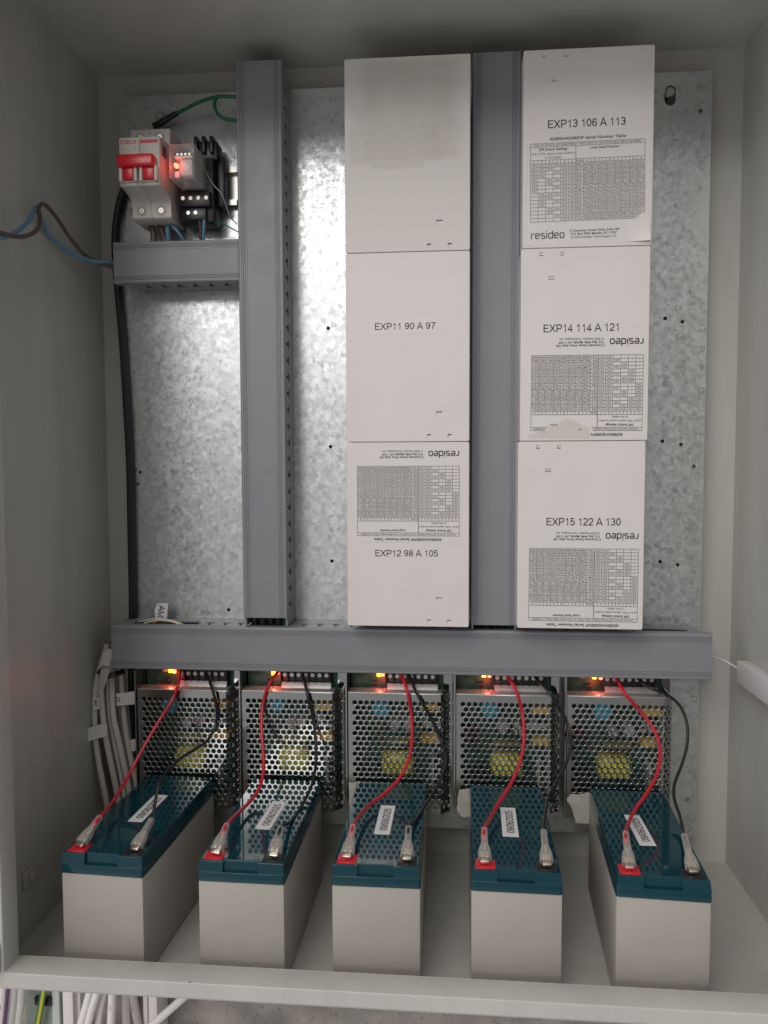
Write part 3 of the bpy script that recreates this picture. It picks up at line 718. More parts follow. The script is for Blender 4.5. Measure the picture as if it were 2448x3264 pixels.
def table_sheet(c, k, X, Z, flip, scale=1.0, roll=0, torn_one=False, curl=False):
    """X, Z: where the middle of the table frame stands"""
    p = at(X, Z, y=YM); B = front(p.x, YM - .0003, p.z, roll + (PI if flip else 0)) @ Matrix.Scale(scale, 4)
    mk = lambda x, y: B @ Matrix.Translation(((x - 44.25) / 1000, (30.3 - y) / 1000, 0))
    mb = MB(); S = mk(0, 0) @ Matrix.Translation((0, 0, -.00018))
    x0, x1, y0, y1 = -.0022, .0925, -.0785, .0060
    if curl:
        n = 14; V = [[None] * (n + 1) for _ in range(n + 1)]
        for i in range(n + 1):
            for j in range(n + 1):
                x = x0 + (x1 - x0) * i / n; y = y0 + (y1 - y0) * j / n; d = max(0, 1 - math.hypot((x - x1) / .020, (y - y0) / .030))
                V[i][j] = mb.bm.verts.new(S @ Vector((x, y, .0035 * d * d)))
        for i in range(n):
            for j in range(n): mb.bm.faces.new((V[i][j], V[i + 1][j], V[i + 1][j + 1], V[i][j + 1]))
    else: mb.poly([S @ Vector((x, y, 0)) for x, y in rect(x0, x1, y0, y1)])
    st = build(mb, 'table_sheet', STICK, MODS[c, k], sharp=80)
    if torn_one:
        mb = MB(); Q = mk(0, 0) @ Matrix.Translation((0, 0, -.00008))
        pts = [(41, 6.2), (41.5, 1), (42, -2.5), (47, -4), (53, -8.5), (60, -9.5), (66, -6), (74, -4), (80, -1.5), (84, 2), (90, 3.5), (90, 5.8)]
        mb.poly([Q @ Vector((x / 1000, y / 1000, 0)) for x, y in pts]); build(mb, 'torn_area', mat('torn_sheet_back', (.62, .575, .54), .7, noise=(200, .04)), st)
    mb = MB(); table_print(mb, mk, torn_one); build(mb, 'printed_table', INK if not curl else GREYINK, st)
table_sheet(0, 2, 881.5, 1082.5, True)
table_sheet(1, 0, 1268.5, 391, False, 1.055, math.radians(.6), curl=True)
table_sheet(1, 1, 1267, 849, True, 1.045, math.radians(-.3), torn_one=True)
table_sheet(1, 2, 1259.5, 1264, True, 1.035, math.radians(-.2))

# ================================================================== batteries (local: x right, y back from the front face, z up)
BAT = [(-.1510, -.2734, -.0524), (-.0438, -.2755, -.0179), (.0560, -.2734, -.0010), (.1575, -.2730, -.0145), (.2600, -.2738, -.0505)]
def make_battery():
    t = thing('battery', 'x', 'battery'); L = .151
    build(MB().box(-.0324, .0324, .0004, L - .0004, 0, .0790, .0014), 'case', SAND, t, mw=1)
    def slab(out, z0, z1, bev, mb, tap):
        me = perf(out, [], z1 - z0, bev)
        for v in me.vertices:
            k = tap * (v.co.z / (z1 - z0) + .5)
            v.co.x *= 1 - k / .0325; v.co.y = L / 2 + (v.co.y - L / 2) * (1 - k / (L / 2))
        mb.mesh(me, Matrix.Translation((0, 0, (z0 + z1) / 2)))
    mb = MB(); slab(rrect(-.0328, .0328, -.0002, L + .0002, .0022), .0788, .0860, .0004, mb, .0003)
    notch = [(-.0325, .0002), (-.0139, .0002), (-.0139, .0028), (.0129, .0028), (.0129, .0002), (.0325, .0002), (.0325, L - .0002), (-.0325, L - .0002)]
    slab(notch, .0855, .0940, .0005, mb, .0011)
    build(mb, 'lid', TEAL, t, mw=1, sharp=50)
    pads = []
    for sx, m, nm in ((-1, REDP, 'red terminal surround'), (1, BLACKP, 'black terminal surround')):
        mb = MB(); x = sx * .0222; mb.box(x - .0072, x + .0072, .0030, .0168, .0935, .0944, .0003); pd = build(mb, 'terminal_surround', m, t, mw=1, label=nm)
        mb = MB(); mb.box(x - .0024, x + .0024, .0075, .0165, .0962, .0970, .0002); mb.box(x - .0024, x + .0024, .0160, .0168, .0940, .0970); build(mb, 'terminal_tab', TIN, pd, mw=1)
    mb = MB()
    for x in (-.010, .010): mb.mesh(perf(circ(x, .0080, .0024, 18), [circ(x, .0080, .0017, 18)], .0004), Matrix.Translation((0, 0, .0940)))
    build(mb, 'moulded_mark', TEAL, t, mw=1)
    mb = MB(); mb.mesh(perf(rrect(-.0063, .0063, -.0260, .0260, .0004), [], .00015), Matrix.Translation((0, .0785, .0942)))
    lb = build(mb, 'date_label', WHITEP, t, mw=1)
    mb = MB(); strokes(mb, '09/06/2025', .0062, Matrix.Translation((.0004, .0785, .0944)) @ Matrix.Rotation(PI / 2, 4, 'Z'), width=.0400, w=.15); build(mb, 'date_print', INK, lb, mw=1)
    return t
bp = make_battery(); BT = []
BLAB = ['leftmost battery, turned so that its long side shows, teal lid and beige case', 'second battery from the left, with holes mirrored brightly in its teal lid', 'middle battery, standing square to the front, with a teal lid',
        'fourth battery from the left, nearly square to the front, with an upright date label', 'rightmost battery, turned clockwise towards the right wall, with a slanting date label']
LOFF = [(0, .003, 0), (.0034, .0003, -.035), (.0004, -.0030, -.02), (-.0006, .0005, -.012), (-.0030, -.0050, .06)]
for i, (x, y, r) in enumerate(BAT):
    o = bp if i == 0 else copy_tree(bp)
    o.location = (x, y, 0); o.rotation_euler = (0, 0, r); o.matrix_basis = Matrix.Translation((x, y, 0)) @ Matrix.Rotation(r, 4, 'Z')
    tag(o, BLAB[i], 'battery', 'batteries standing on the cabinet floor'); BT.append(o)
    for ch in kids(o):
        if ch.name.startswith('date_label'):
            dx, dy, a = LOFF[i]; c0 = Vector((0, .0785, 0))
            ch.location = Matrix.Translation((dx, dy, 0)) @ (c0 - (Matrix.Rotation(a, 4, 'Z') @ c0)); ch.rotation_euler = (0, 0, a)

# ================================================================== battery leads
def bl(i, x, y, z):
    return Matrix.Translation((BAT[i][0], BAT[i][1], 0)) @ Matrix.Rotation(BAT[i][2], 4, 'Z') @ Vector((x, y, z))
LEAD = {
 (0, 'red'): ((-.0215, .0078), (-.0165, .0300), [(388, 1445), (386, 1475), (373, 1510), (345, 1555), (310, 1615), (275, 1680), (245, 1730)]),
 (1, 'red'): ((-.0210, .0078), (-.0185, .0270), [(604, 1447), (583, 1475), (568, 1520), (565, 1570), (568, 1620), (569, 1665), (560, 1703), (538, 1733), (512, 1758)]),
 (2, 'red'): ((-.0222, .0078), (-.0203, .0310), [(864, 1452), (879, 1490), (888, 1540), (890, 1590), (884, 1635), (865, 1678), (832, 1713), (800, 1737), (778, 1760)]),
 (3, 'red'): ((-.0226, .0075), (-.0222, .0330), [(1093, 1456), (1114, 1490), (1128, 1540), (1132, 1590), (1125, 1640), (1105, 1690), (1080, 1730), (1060, 1765)]),
 (4, 'red'): ((-.0224, .0075), (-.0205, .0350), [(1330, 1462), (1350, 1498), (1384, 1538), (1412, 1575), (1426, 1620), (1420, 1668), (1398, 1712), (1371, 1750), (1358, 1778)]),
 (0, 'black'): ((.0232, .0078), (.0262, .0310), [(446, 1455), (459, 1490), (468, 1530), (466, 1565), (450, 1597), (422, 1618), (392, 1637), (364, 1662), (344, 1694), (336, 1728)]),
 (1, 'black'): ((.0230, .0078), (.0242, .0265), [(654, 1458), (664, 1500), (676, 1550), (682, 1600), (682, 1652), (672, 1700), (650, 1744), (627, 1775)]),
 (2, 'black'): ((.0222, .0078), (.0223, .0320), [(883, 1458), (904, 1505), (930, 1550), (950, 1595), (962, 1632), (955, 1675), (934, 1715), (910, 1752), (893, 1776)]),
 (3, 'black'): ((.0220, .0075), (.0223, .0340), [(1155, 1462), (1185, 1495), (1210, 1530), (1228, 1570), (1233, 1610), (1222, 1652), (1201, 1690), (1184, 1722), (1177, 1760)]),
 (4, 'black'): ((.0216, .0075), (.0222, .0370), [(1378, 1466), (1405, 1486), (1440, 1500), (1468, 1524), (1483, 1560), (1485, 1602), (1474, 1648), (1458, 1690), (1456, 1722), (1467, 1758), (1475, 1788)]),
}
ORD = ['leftmost', 'second', 'middle', 'fourth', 'rightmost']
for (i, col), (f, e, path) in LEAD.items():
    p0 = bl(i, f[0], f[1], .0968); p1 = bl(i, e[0], e[1], .1085)
    t = thing('battery_lead', '%s wire clipped to the %s battery' % (col, ORD[i]) if i != 2 else '%s wire clipped to the middle battery' % col, 'wire', p0, group='battery wires')
    n = len(path); pts = []
    bulge = .016 if col == 'red' else .010
    for k, (X, Z) in enumerate(path):
        u = k / n; y = -.1035 + (p1.y + .1035) * u ** 2.2 - bulge * math.sin(PI * min(1, u * 1.25)) * (1 if u < .8 else 0)
        if k < 2: y = min(y, -.105 - .011 * k)
        if 1 <= k and y > YS - .004: y = YS - .004
        pts.append(at(X, Z, y=y))
    dirn = (p1 - p0).normalized()
    pts += [p1 + dirn * .001, p1 - dirn * .010]
    build(MB().tube(pts, .00150 if col == 'red' else .00135, 10, 7), 'insulated_wire', REDW if col == 'red' else BLKW, t)
    side = Vector((0, 0, 1)).cross(dirn).normalized() * -1; up = side.cross(dirn)
    Mx = Matrix(((side.x, dirn.x, up.x, p0.x), (side.y, dirn.y, up.y, p0.y), (side.z, dirn.z, up.z, p0.z), (0, 0, 0, 1)))
    if up.z < 0: Mx = Mx @ Matrix.Diagonal((-1, 1, -1, 1))
    Ln = (p1 - p0).length
    mb = MB(); mb.box(-.0034, .0034, -.0012, .0085, -.0015, .0014, .0008, M=Mx); mb.box(-.0028, -.0010, .003, .0082, .0006, .0016, .0004, M=Mx); mb.box(.0010, .0028, .003, .0082, .0006, .0016, .0004, M=Mx)
    mb.cyl(Mx @ Vector((0, .0085, 0)), Mx @ Vector((0, .0155, 0)), .0016); build(mb, 'spade_terminal', TIN, t)
    sec = [(.0022, .0044, .0025), (.0025, .0050, .0029), (.0085, .0047, .0029), (.0115, .0040, .0029), (.0145, .0030, .0026), (.0160, .0027, .0025), (Ln + .0005, .0024, .0023), (Ln + .001, .0020, .0020)]
    mb = MB(); rings = []
    for q, w, h in sec:
        ring = []
        for a in range(20):
            th = 2 * PI * a / 20; sq = lambda v: math.copysign(abs(v) ** .62, v)
            ring.append(mb.bm.verts.new(Mx @ Vector((w * sq(math.cos(th)), q, h * sq(math.sin(th))))))
        rings.append(ring)
    for A, B in zip(rings, rings[1:]):
        for a in range(20): mb.bm.faces.new((A[a], A[(a + 1) % 20], B[(a + 1) % 20], B[a]))
    build(mb, 'clear_sleeve', SLEEVE, t, sharp=60)

# ================================================================== din rail, breaker, relay
zr = .6475
mb = MB(); prof = [(YP - .0003, zr - .0125), (YP - .0003, zr + .0125), (YP - .0065, zr + .0135), (YP - .0065, zr + .0175), (YP - .0078, zr + .0175), (YP - .0078, zr + .0125), (YP - .0014, zr + .0115), (YP - .0014, zr - .0115), (YP - .0078, zr - .0125), (YP - .0078, zr - .0175), (YP - .0065, zr - .0175), (YP - .0065, zr - .0135)]
mb.prism(prof, 'x', -.196, -.0905); tag(build(mb, 'din_rail', STEEL), 'short steel mounting rail behind the circuit breaker and relay', 'rail')

bk = thing('circuit_breaker', 'white two-pole circuit breaker with red toggles', 'circuit breaker', (-.1592, YP - .008, .608))
xb0, xb1 = -.1772, -.1412; xm = (xb0 + xb1) / 2
mb = MB()
prof = [(-.0905, .6080), (-.1215, .6080), (-.1245, .6095), (-.1245, .6236), (-.1275, .6262), (-.1300, .6264), (-.1495, .6290), (-.1502, .6330), (-.1502, .6690), (-.1492, .6705), (-.1280, .6712), (-.1245, .6725), (-.1245, .6870), (-.1225, .6882), (-.0905, .6882)]
mb.prism(prof, 'x', xb0, xm - .00015); mb.prism(prof, 'x', xm + .00015, xb1)
bmesh.ops.bevel(mb.bm, geom=[e for e in mb.bm.edges], offset=.0005, segments=1, affect='EDGES')
build(mb, 'housing', BREAKP, bk, sharp=30)
mb = MB()
for x in (xb0 + .009, xb1 - .009):
    for z, y in ((.6155, -.1247), (.6800, -.1247)): mb.mesh(perf(circ(x, z, .0045, 20), [circ(x, z, .0034, 20)], .0006), front(0, y, 0))
build(mb, 'screw_collar', mat('grey_plastic', (.45, .43, .40), .5), bk)
for j, x in enumerate((xb0 + .009, xb1 - .009)):
    for z in (.6155, .6800):
        mb = MB(); screw(mb, (x, -.1244, z), .0030, .0009, .3 + j * .7 + z * 9); build(mb, 'terminal_screw', STEEL, bk)
mb = MB()
for x in (xb0 + .009, xb1 - .009): mb.box(x - .0058, x + .0058, -.1520, -.1478, .6316, .6450, .0004)
build(mb, 'toggle_frame', BREAKP, bk)
mb = MB()
for x in (xb0 + .009, xb1 - .009): mb.box(x - .0052, x + .0052, -.1545, -.1505, .6325, .6480, .0012)
mb.box(xb0 + .0006, xb1 - .0028, -.1585, -.1500, .6425, .6530, .0020, 3)
build(mb, 'red_toggle', REDP, bk)
mb = MB()
for x in (xb0 + .009, xb1 - .009):
    for d in (-.0066, .0066): mb.box(x + d - .0015, x + d + .0015, -.1550, -.1500, .6312, .6445, .0010)
build(mb, 'toggle_guard', BREAKP, bk)
REDINK = mat('red_ink', (.58, .05, .07), .5)
mb = MB(); text(mb, 'STECK', .0030, front(xb0 + .0086, -.15045, .6658), width=.0150, bold=1); bar(mb, -.0079, .0079, -.0014, .0014, front(xb1 - .0092, -.15045, .6660)); build(mb, 'red_print', REDINK, bk)
mb = MB(); text(mb, '50', .0014, front(xb0 + .0028, -.15045, .6602)); text(mb, '2P', .0016, front(xb0 + .0142, -.15045, .6607)); build(mb, 'small_print', mat('pale_ink', (.33, .31, .31), .5), bk)
build(MB().box(xb1 + .0001, xb1 + .0006, -.1440, -.1350, .6560, .6650), 'side_label', mat('side_label', (.10, .09, .08), .5), bk)

rl = thing('relay', 'clear plug-in relay with a glowing red lamp', 'relay', (-.124, YP - .01, .611))
mb = MB(); mb.box(-.1345, -.1120, -.1470, -.1120, .6355, .6645, .0012); build(mb, 'clear_case', CLEARBOX, rl)
mb = MB(); mb.box(-.1325, -.1140, -.1165, -.1125, .6370, .6630); mb.box(-.1300, -.1160, -.1360, -.1165, .6440, .6580, .001); build(mb, 'relay_base', mat('relay_inside', (.30, .29, .28), .4), rl)
mb = MB(); mb.box(-.1265, -.1150, -.1425, -.1300, .6385, .6535, .0025); mb.box(-.1310, -.1155, -.1410, -.1340, .6545, .6562); mb.box(-.1322, -.1275, -.1395, -.1300, .6380, .6440, .001); build(mb, 'coil', mat('white_coil', (.74, .72, .71), .25), rl)
mb = MB()
for q in range(4): mb.box(-.1290 + q * .0035, -.1270 + q * .0035, -.1425, -.1340, .6560, .6580)
build(mb, 'contact', STEEL, rl)
mb = MB(); mb.cyl((-.1295, -.1400, .6478), (-.1295, -.1440, .6478), .0022, .0016, bev=.0005); build(mb, 'lamp', LEDR, rl)
l = bpy.data.lights.new('relay_light', 'POINT'); l.energy = .0022; l.color = (1, .08, .06); l.shadow_soft_size = .002
lo = bpy.data.objects.new('relay_light', l); COL.objects.link(lo); lo.parent = rl; lo.location = Vector((-.1300, -.1450, .6465)) - rl.location

sk = thing('relay_socket', 'black relay socket with screw terminals', 'relay socket', (-.121, YP - .008, .606))
mb = MB(); mb.box(-.1370, -.1060, -.1110, -.0905, .6085, .6660, .001); mb.box(-.1240, -.1030, -.1080, -.0905, .6650, .6815, .001); mb.box(-.1355, -.1075, -.1180, -.1105, .6205, .6340, .001); mb.box(-.1330, -.1120, -.1150, -.1105, .6095, .6205, .001)
for q in range(3): mb.box(-.1235 + q * .0072, -.1203 + q * .0072, -.1120, -.0950, .6700, .6850, .0006)
mb.box(-.1060, -.0985, -.1020, -.0905, .6250, .6700, .001)
build(mb, 'socket_body', BLACKP, sk)
for x, z in ((-.1322, .6277), (-.1250, .6277), (-.1178, .6277), (-.1107, .6277), (-.1284, .6157), (-.1216, .6157)):
    mb = MB(); y = -.1180 if z > .62 else -.1150; screw(mb, (x, y, z), .0021, .001, x * 90); build(mb, 'terminal_screw', STEEL, sk)
mb = MB()
mb.tube([at(d[0], d[1], y=d[2]) for d in ((419, 331, -.114), (424, 338, -.116), (440, 362, -.120), (458, 395, -.118), (478, 418, -.114), (488, 443, -.110), (497, 467, -.106), (511, 484, -.100))], .0006, 8); build(mb, 'retaining_clip', STEEL, sk)

# ---- wires about the breaker
def wire(name, label, cat, pts, r, m, group=None, seg=10, parts=None):
    P = [at(X, Z, y=y) for X, Z, y in pts]
    return tag(build(MB().tube(P, r, seg), name, m), label, cat, group)
ew = thing('earth_wire', 'green earth wire with a black heat-shrunk lug above the breaker', 'wire', at(345, 262, y=YP - .004))
build(MB().tube([at(X, Z, y=y) for X, Z, y in ((378, 247, -.092), (400, 236, -.094), (425, 223, -.097), (452, 213, -.100), (480, 208, -.104), (512, 210, -.104))], .0016, 10), 'green_insulation', GREENW, ew)
build(MB().tube([at(X, Z, y=y) for X, Z, y in ((468, 211, -.102), (463, 224, -.104), (468, 242, -.106), (482, 255, -.107), (513, 261, -.106))], .0016, 10), 'green_loop', GREENW, ew)
build(MB().tube([at(X, Z, y=y) for X, Z, y in ((332, 273, -.0885), (348, 266, -.0895), (366, 254, -.091), (384, 244, -.0925))], .0026, 10, radii=[.0030, .0032, .0028, .0022]), 'heat_shrink', BLKW, ew)
mb = MB(); p = at(347, 252, y=YP); mb.cyl((p.x, YP - .0002, p.z), (p.x, YP - .002, p.z), .0058); mb.cyl((p.x, YP - .002, p.z), (p.x, YP - .0052, p.z), .0044, seg=6, bev=.0004); mb.cyl((p.x, YP - .0052, p.z), (p.x, YP - .008, p.z), .0022)
tag(build(mb, 'earth_bolt', STEEL), 'hexagon bolt and washer holding the green earth wire', 'bolt')
wb = 'wires below the circuit breaker'
def dz(pts): return pts
wire('supply_wire', 'thick brown wire leaving the left pole of the breaker', 'wire', [(325, 480, -.104), (328, 492, -.106), (331, 505, -.106), (333, 530, -.106)], .0027, BROWNW, wb)
wire('supply_wire', 'brown wire next to the blue one under the breaker', 'wire', [(341, 480, -.104), (348, 495, -.107), (353, 508, -.106), (357, 530, -.106)], .0024, BROWNW, wb)
wire('supply_wire', 'upright blue wire leaving the right pole of the breaker', 'wire', [(361, 478, -.106), (362, 495, -.109), (363, 508, -.108), (364, 530, -.106)], .0022, BLUEW, wb)
wire('supply_wire', 'slanting blue wire crossing from the breaker to the duct', 'wire', [(366, 478, -.108), (376, 492, -.111), (388, 506, -.110), (402, 530, -.106)], .0013, BLUEW, wb)
wire('supply_wire', 'brown wire dropping from under the relay socket', 'wire', [(426, 450, -.112), (431, 470, -.112), (433, 495, -.110), (433, 530, -.106)], .0012, BROWNW, wb)
wire('supply_wire', 'short blue wire dropping from under the relay socket', 'wire', [(442, 460, -.112), (441, 478, -.113), (440, 500, -.110), (439, 530, -.106)], .0014, BLUEW, wb)
wire('signal_wire', 'thin green wire from the relay socket to the tall duct', 'wire', [(448, 478, -.110), (463, 480, -.108), (482, 484, -.105), (500, 493, -.103), (516, 502, -.102)], .0006, GREENW)
wire('black_cable', 'thick black cable running down the left edge of the plate', 'cable', [(292, 352, -.0890), (276, 395, -.0885), (262, 430, -.0880), (252, 485, -.0875), (250, 545, -.0870), (257, 640, -.087), (266, 740, -.0865), (274, 870, -.0865), (281, 1000, -.0865), (284, 1150, -.0865), (287, 1300, -.0865), (286, 1400, -.0865), (285, 1480, -.0860), (288, 1570, -.0860), (298, 1660, -.085)], .0041, BLKW)

def loopw(name, label, m, pts, r): 
    P = []
    for X, Z, y in pts:
        q = at(X, Z, y=y)
        if q.x < XL + .004: q = at(X, Z, x=XL + .004)
        P.append(q)
    return tag(build(MB().tube(P, r, 10), name, m), label, 'wire', 'wires arching out to the left')
loopw('door_wire', 'brown wire arching from the short duct out to the left', BROWNW, [(260, 579, -.108), (241, 576, -.112), (211, 566.5, -.120), (184, 551, -.132), (165, 531, -.145), (143, 502, -.160), (125, 474, -.174), (103, 447, -.190), (90, 441, -.200), (83, 452, -.208), (86, 470, -.216), (84, 490, -.226), (72, 503, -.238), (51, 511, -.254), (28, 510, -.270), (0, 502, -.286), (-40, 490, -.300)], .0017)
loopw('door_wire', 'blue wire arching from the short duct out to the left', BLUEW, [(260, 569, -.108), (241, 567, -.112), (202, 564, -.124), (175, 555.5, -.136), (143, 542, -.150), (119, 521, -.165), (99, 496, -.178), (88, 469, -.192), (78, 447, -.204), (72, 460, -.216), (60, 478, -.232), (40, 497, -.250), (18, 510, -.268), (0, 513, -.284), (-40, 512, -.300)], .0017)

# ================================================================== grey data cables, lower left
def data_cable(label, pts, r, flags=()):
    P = [at(X, Z, y=y) for X, Z, y in pts]
    t = thing('data_cable', label, 'cable', P[-1], group='grey data cables at the lower left')
    build(MB().tube(P, r, 12), 'sheath', GREYC, t)
    return t
def flag(t, pts, y, letters=None, tw=0):
    P = [at(X, Z, y=y - .0004 * (k % 2)) for k, (X, Z) in enumerate(pts)]
    f = build(MB().poly(P[::-1], .0004), 'label_flag', WHITEP if tw else mat('flag_paper', (.80, .78, .74), .5), t, sharp=80)
    if letters:
        s, X, Z, cap, roll = letters; p = at(X, Z, y=y - .0008); mb = MB(); text(mb, s, cap, front(p.x, y - .0008, p.z, roll)); build(mb, 'lettering', INK, f)
c1 = data_cable('grey cable marked E, outermost of its bundle, beside the left wall', [(232, 1392, -.098), (222, 1425, -.100), (212, 1458, -.104), (206, 1493, -.108), (204, 1539, -.110), (207, 1600, -.112), (214, 1650, -.112), (226, 1711, -.110), (236, 1770, -.106), (246, 1840, -.10), (250, 1900, -.095)], .0028)
flag(c1, [(202, 1507), (214.5, 1507), (214.5, 1532), (201.5, 1532)], -.1162, ('E', 208, 1518, .0052, 0), 0)
c2 = data_cable('grey cable with a wide blank flag, second from the left wall', [(226, 1430, -.096), (218, 1461, -.100), (219, 1502, -.105), (223, 1551, -.108), (230, 1600, -.110), (240, 1650, -.108), (251, 1703, -.105), (262, 1770, -.10), (270, 1860, -.095)], .0029)
flag(c2, [(177, 1582), (195, 1571), (214, 1566), (231, 1563), (231, 1591), (214, 1594), (196, 1600), (178, 1609)], -.1180)
c3 = data_cable('grey cable running down in the middle of its bundle', [(241, 1430, -.095), (241.5, 1458, -.098), (243, 1502, -.103), (246, 1551, -.106), (257, 1600, -.107), (268, 1650, -.106), (278, 1698, -.103), (288, 1770, -.10), (296, 1860, -.095)], .0029)
c4 = data_cable('grey cable with a flag marked D, beside the first power supply', [(258, 1430, -.092), (262, 1456, -.094), (265, 1502, -.097), (269, 1551, -.099), (275.5, 1600, -.100), (285, 1650, -.1), (295, 1694, -.098), (304, 1770, -.096), (310, 1860, -.093)], .0028)
flag(c4, [(251, 1498), (272, 1496), (294, 1493), (294, 1521), (272, 1523), (252, 1525)], -.1065, ('D', 254.5, 1511, .0045, 0))
c5 = data_cable('grey cable mostly hidden behind the front row of its bundle', [(232, 1440, -.089), (230, 1500, -.090), (235, 1576, -.091), (245, 1637, -.092), (256, 1700, -.092), (270, 1780, -.09), (280, 1860, -.088)], .0026)
c6 = data_cable('grey cable with a plain flag low down beside the first supply', [(250, 1440, -.088), (254, 1500, -.088), (262, 1560, -.089), (272, 1620, -.09), (288, 1680, -.09), (300, 1760, -.09), (304, 1850, -.088)], .0025)
flag(c6, [(279, 1599), (293, 1596), (306, 1595), (306, 1620), (293, 1622), (281, 1624)], -.1000)
c7 = data_cable('thin pinkish grey cable between the two middle ones of its bundle', [(236, 1430, -.093), (234, 1462, -.096), (234, 1510, -.100), (239, 1565, -.102), (250, 1620, -.103), (262, 1680, -.101), (275, 1760, -.098), (284, 1850, -.094)], .0022)
c8 = data_cable('grey cable pressed against the plate edge at the back of its bundle', [(272, 1445, -.086), (276, 1500, -.087), (279, 1560, -.088), (284, 1620, -.089), (296, 1690, -.089), (306, 1760, -.088)], .0024)
mb = MB(); mb.tube([at(X, Z, y=y) for X, Z, y in ((213, 1448, -.111), (228, 1460, -.113), (250, 1456, -.110), (268, 1449, -.104))], .0028, 8, flat=.5); 
tag(build(mb, 'black_cable_tie', BLKW), 'black strap gathering the grey cables under the duct end', 'cable tie')
sl = thing('white_tape_flag', 'white folded tape tags on the cable at the left end of the long duct', 'tag', at(225, 1430, y=-.118))
P = [at(X, Z, y=-.1180) for X, Z in ((217, 1437), (224, 1412), (233, 1401), (243, 1403), (241, 1426), (235, 1440))]; build(MB().poly(P[::-1], .0006), 'upper_tag', mat('white_tape', (.60, .58, .54), .5), sl)
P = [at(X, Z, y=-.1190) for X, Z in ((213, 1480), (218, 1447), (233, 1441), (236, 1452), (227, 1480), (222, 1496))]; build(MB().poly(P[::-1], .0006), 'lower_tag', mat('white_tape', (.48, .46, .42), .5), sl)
am = thing('marked_wires', 'thin coloured wires with a white flag marked AM', 'wires', at(330, 1345, y=-.105))
y = -.1000
P = [at(X, Z, y=y) for X, Z in ((340, 1303.5), (363.5, 1302.8), (361.5, 1320), (360.5, 1340), (335.5, 1340), (334, 1317.5))]; f = build(MB().poly(P[::-1], .0004), 'label_flag', WHITEP, am, sharp=80)
p = at(348, 1321, y=y - .0006); mb = MB(); strokes(mb, 'AM', .0058, front(p.x, y - .0006, p.z, -PI / 2 - .12), width=.0125, w=.13); build(mb, 'lettering', INK, f)
for m, pts in ((WHITEC, [(300, 1343, -.106), (318, 1339, -.107), (340, 1336, -.108), (362, 1339, -.108), (395, 1348, -.106)]), (ORANGECAP, [(330, 1345, -.104), (350, 1340, -.105), (372, 1340, -.106), (392, 1347, -.105)]), (GREENW, [(305, 1347, -.108), (322, 1342, -.1085), (342, 1341, -.109), (360, 1347, -.108)]), (WHITEC, [(312, 1346, -.109), (338, 1340, -.1095), (366, 1342, -.1095), (388, 1349, -.108)])):
    build(MB().tube([at(*q[:2], y=q[2]) for q in pts], .0006, 6), 'fine_wire', m, am)

mb = MB(); q = at(66, 1896, x=XL + .002); mb.box(XL, XL + .003, q.y - .010, q.y + .012, q.z - .005, q.z + .008, .0008); mb.box(XL + .003, XL + .006, q.y - .004, q.y + .006, q.z - .002, q.z + .005, .0006)
tag(build(mb, 'cable_tie_mount', mat('dull_white_plastic', (.42, .40, .38), .5)), 'small white adhesive tie mount low on the left wall', 'cable mount')

# ================================================================== white contact strip on the right wall
cs = thing('door_contact', 'white plastic bar with a thin lead on the right wall', 'door contact', (.37, -.17, .19))
build(MB().box(.3650, XR - .0002, -.29, -.1108, .1908, .2105, .0008), 'housing', WPLAST, cs)
a = at(1541, 1418, y=-.098); build(MB().tube([Vector((a.x - .010, -.100, a.z + .002)), a, Vector((.357, -.106, .2085)), Vector((.3685, -.1095, .2015)), Vector((.3700, -.1150, .2005))], .0006, 8), 'lead', WHITEC, cs)

# ================================================================== below the cabinet: conduits and cables on the wall
YW = -.062
def vpipe(name, label, cat, X0, X1, top, bot, y, m, group=None, flat=True):
    p0, p1 = at(X0, 2120, y=y), at(X1, 2120, y=y); mb = MB()
    if flat: mb.box(p0.x, p1.x, y, -.0305, bot, top, .0015)
    else:
        r = (p1.x - p0.x) / 2; c = (p0.x + p1.x) / 2; mb.cyl((c, y + r, bot), (c, y + r, top), r, seg=18)
    return tag(build(mb, name, m), label, cat, group)
cg = 'white conduits below the cabinet'; wg = 'white cables below the cabinet'
vpipe('conduit', 'wide white square conduit right of the grey junction box', 'conduit', 133, 156, -.004, -.6, -.060, BRIGHT, cg)
vpipe('conduit', 'narrow white square conduit beside the wide one', 'conduit', 157.5, 172, -.004, -.6, -.052, BRIGHT, cg)
vpipe('conduit', 'pale beige flat conduit among the slanting cables', 'conduit', 261, 279, -.004, -.6, -.050, mat('beige_conduit', (.58, .53, .50), .5), cg)
vpipe('conduit', 'slim white conduit just left of the last upright one', 'conduit', 307, 317, -.004, -.6, -.056, BRIGHT, cg)
vpipe('conduit', 'white upright conduit farthest right, beside the slanting cable', 'conduit', 319, 338, -.004, -.6, -.062, BRIGHT, cg)
def low(label, pts, r, m=WHITEC, name='white_cable', g=wg):
    P = [at(X, Z, y=y) for X, Z, y in pts]; d = P[0] - P[1]; a = P[0] + d * ((-.004 - P[0].z) / d.z); b = P[-1] + (P[-1] - P[-2]).normalized() * .25
    return tag(build(MB().tube([a] + P + [b], r, 12), name, m), label, 'cable', g)
low('first slanting white cable right of the narrow conduit', [(195, 2140, -.085), (186, 2175, -.085), (175, 2212, -.085)], .0040)
low('second slanting white cable, close beside the first', [(211, 2140, -.090), (201, 2172, -.090), (190, 2212, -.090)], .0038)
low('white cable bending steeply down beside the second slanting one', [(226, 2140, -.080), (220, 2165, -.080), (215, 2190, -.080), (212, 2212, -.080)], .0036)
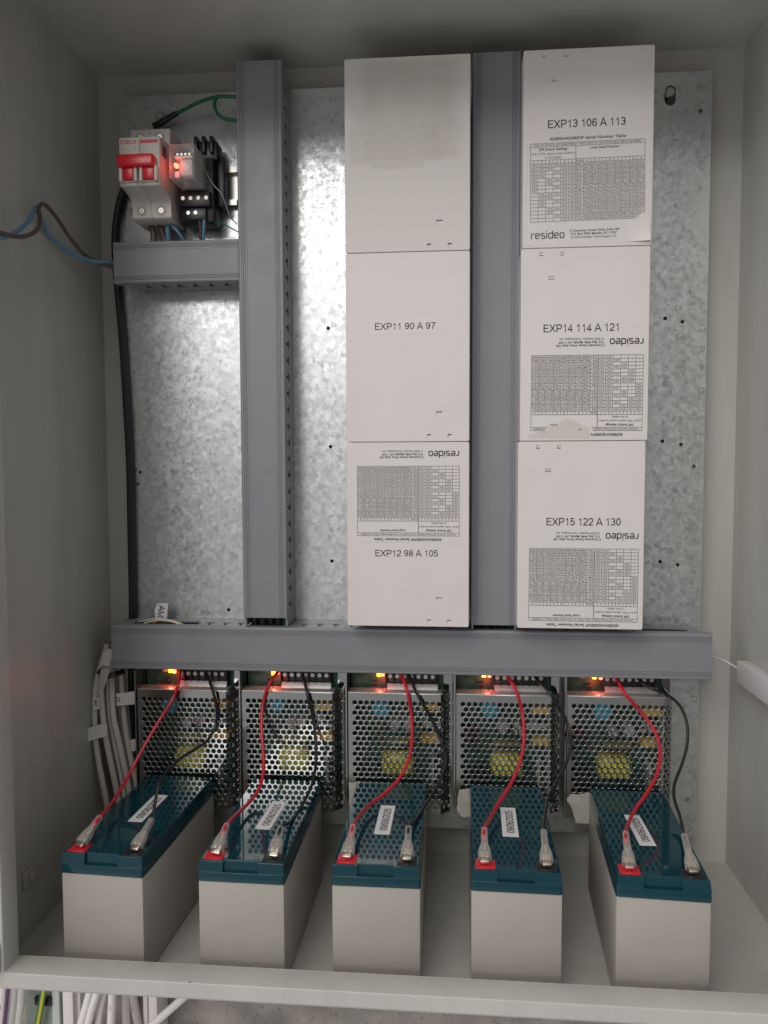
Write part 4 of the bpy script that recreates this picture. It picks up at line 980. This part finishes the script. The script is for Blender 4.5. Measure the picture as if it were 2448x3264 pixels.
low('nearly upright white cable left of the beige conduit', [(243, 2140, -.085), (242, 2175, -.085), (240, 2212, -.085)], .0042)
low('dull cable leaning right, beside the beige conduit', [(286, 2140, -.060), (292, 2180, -.060), (298, 2212, -.060)], .0042, mat('dull_cable', (.55, .50, .47), .5))
low('white cable slanting far out to the right under the cabinet', [(402, 2150, -.075), (375, 2174, -.078), (352, 2194, -.080), (336, 2208, -.082)], .0040)
low('white cable at the far left edge, outside the purple wire', [(6, 2140, -.085), (4, 2175, -.085), (2, 2212, -.085)], .0044)
low('white cable just right of the purple wire', [(27, 2140, -.088), (24, 2175, -.088), (20, 2212, -.088)], .0050)
low('white cable against the grey junction box', [(43, 2140, -.082), (41, 2175, -.082), (36, 2212, -.082)], .0050)
low('thin purple wire hanging between white cables', [(16, 2140, -.096), (13, 2175, -.096), (9, 2212, -.096)], .0020, PURPLEW, 'purple_wire', 'thin wires below the cabinet')
jb = thing('junction_box', 'grey green box on the wall below the left cabinet corner', 'junction box', at(92, 2160, y=-.06))
p0, p1 = at(52, 2160, y=-.058), at(131, 2160, y=-.058); mb = MB(); mb.box(p0.x, p1.x, -.058, -.0305, -.6, -.02, .001); build(mb, 'body', GREYBOX, jb)
mb = MB(); p0, p1 = at(112, 2160, y=-.060), at(128, 2160, y=-.060); mb.box(p0.x, p1.x, -.0605, -.0570, -.6, -.02, .0008); build(mb, 'raised_edge', mat('light_grey', (.55, .58, .57), .4), jb)
mb = MB(); p = at(93, 2164, y=-.062); mb.box(p.x - .0095, p.x + .0095, -.0625, -.0578, p.z - .0045, p.z + .0045, .0006); build(mb, 'dark_clip', BLACKP, jb)
yg = thing('earth_cable', 'yellow and green striped earth wire crossing the junction box', 'wire', at(95, 2150, y=-.07))
for m, dx, r, dy in ((YELLOWW, 0, .0019, 0), (GREENW, -4.2, .0016, .0006), (GREENW, 3.6, .0013, .0006)):
    P = [at(X + dx, Z, y=-.070 + dy) for X, Z in ((97, 2125), (93, 2150), (88, 2180), (82, 2212), (76, 2250))]
    build(MB().tube(P, r, 10), 'stripe' if m is GREENW else 'core', m, yg)
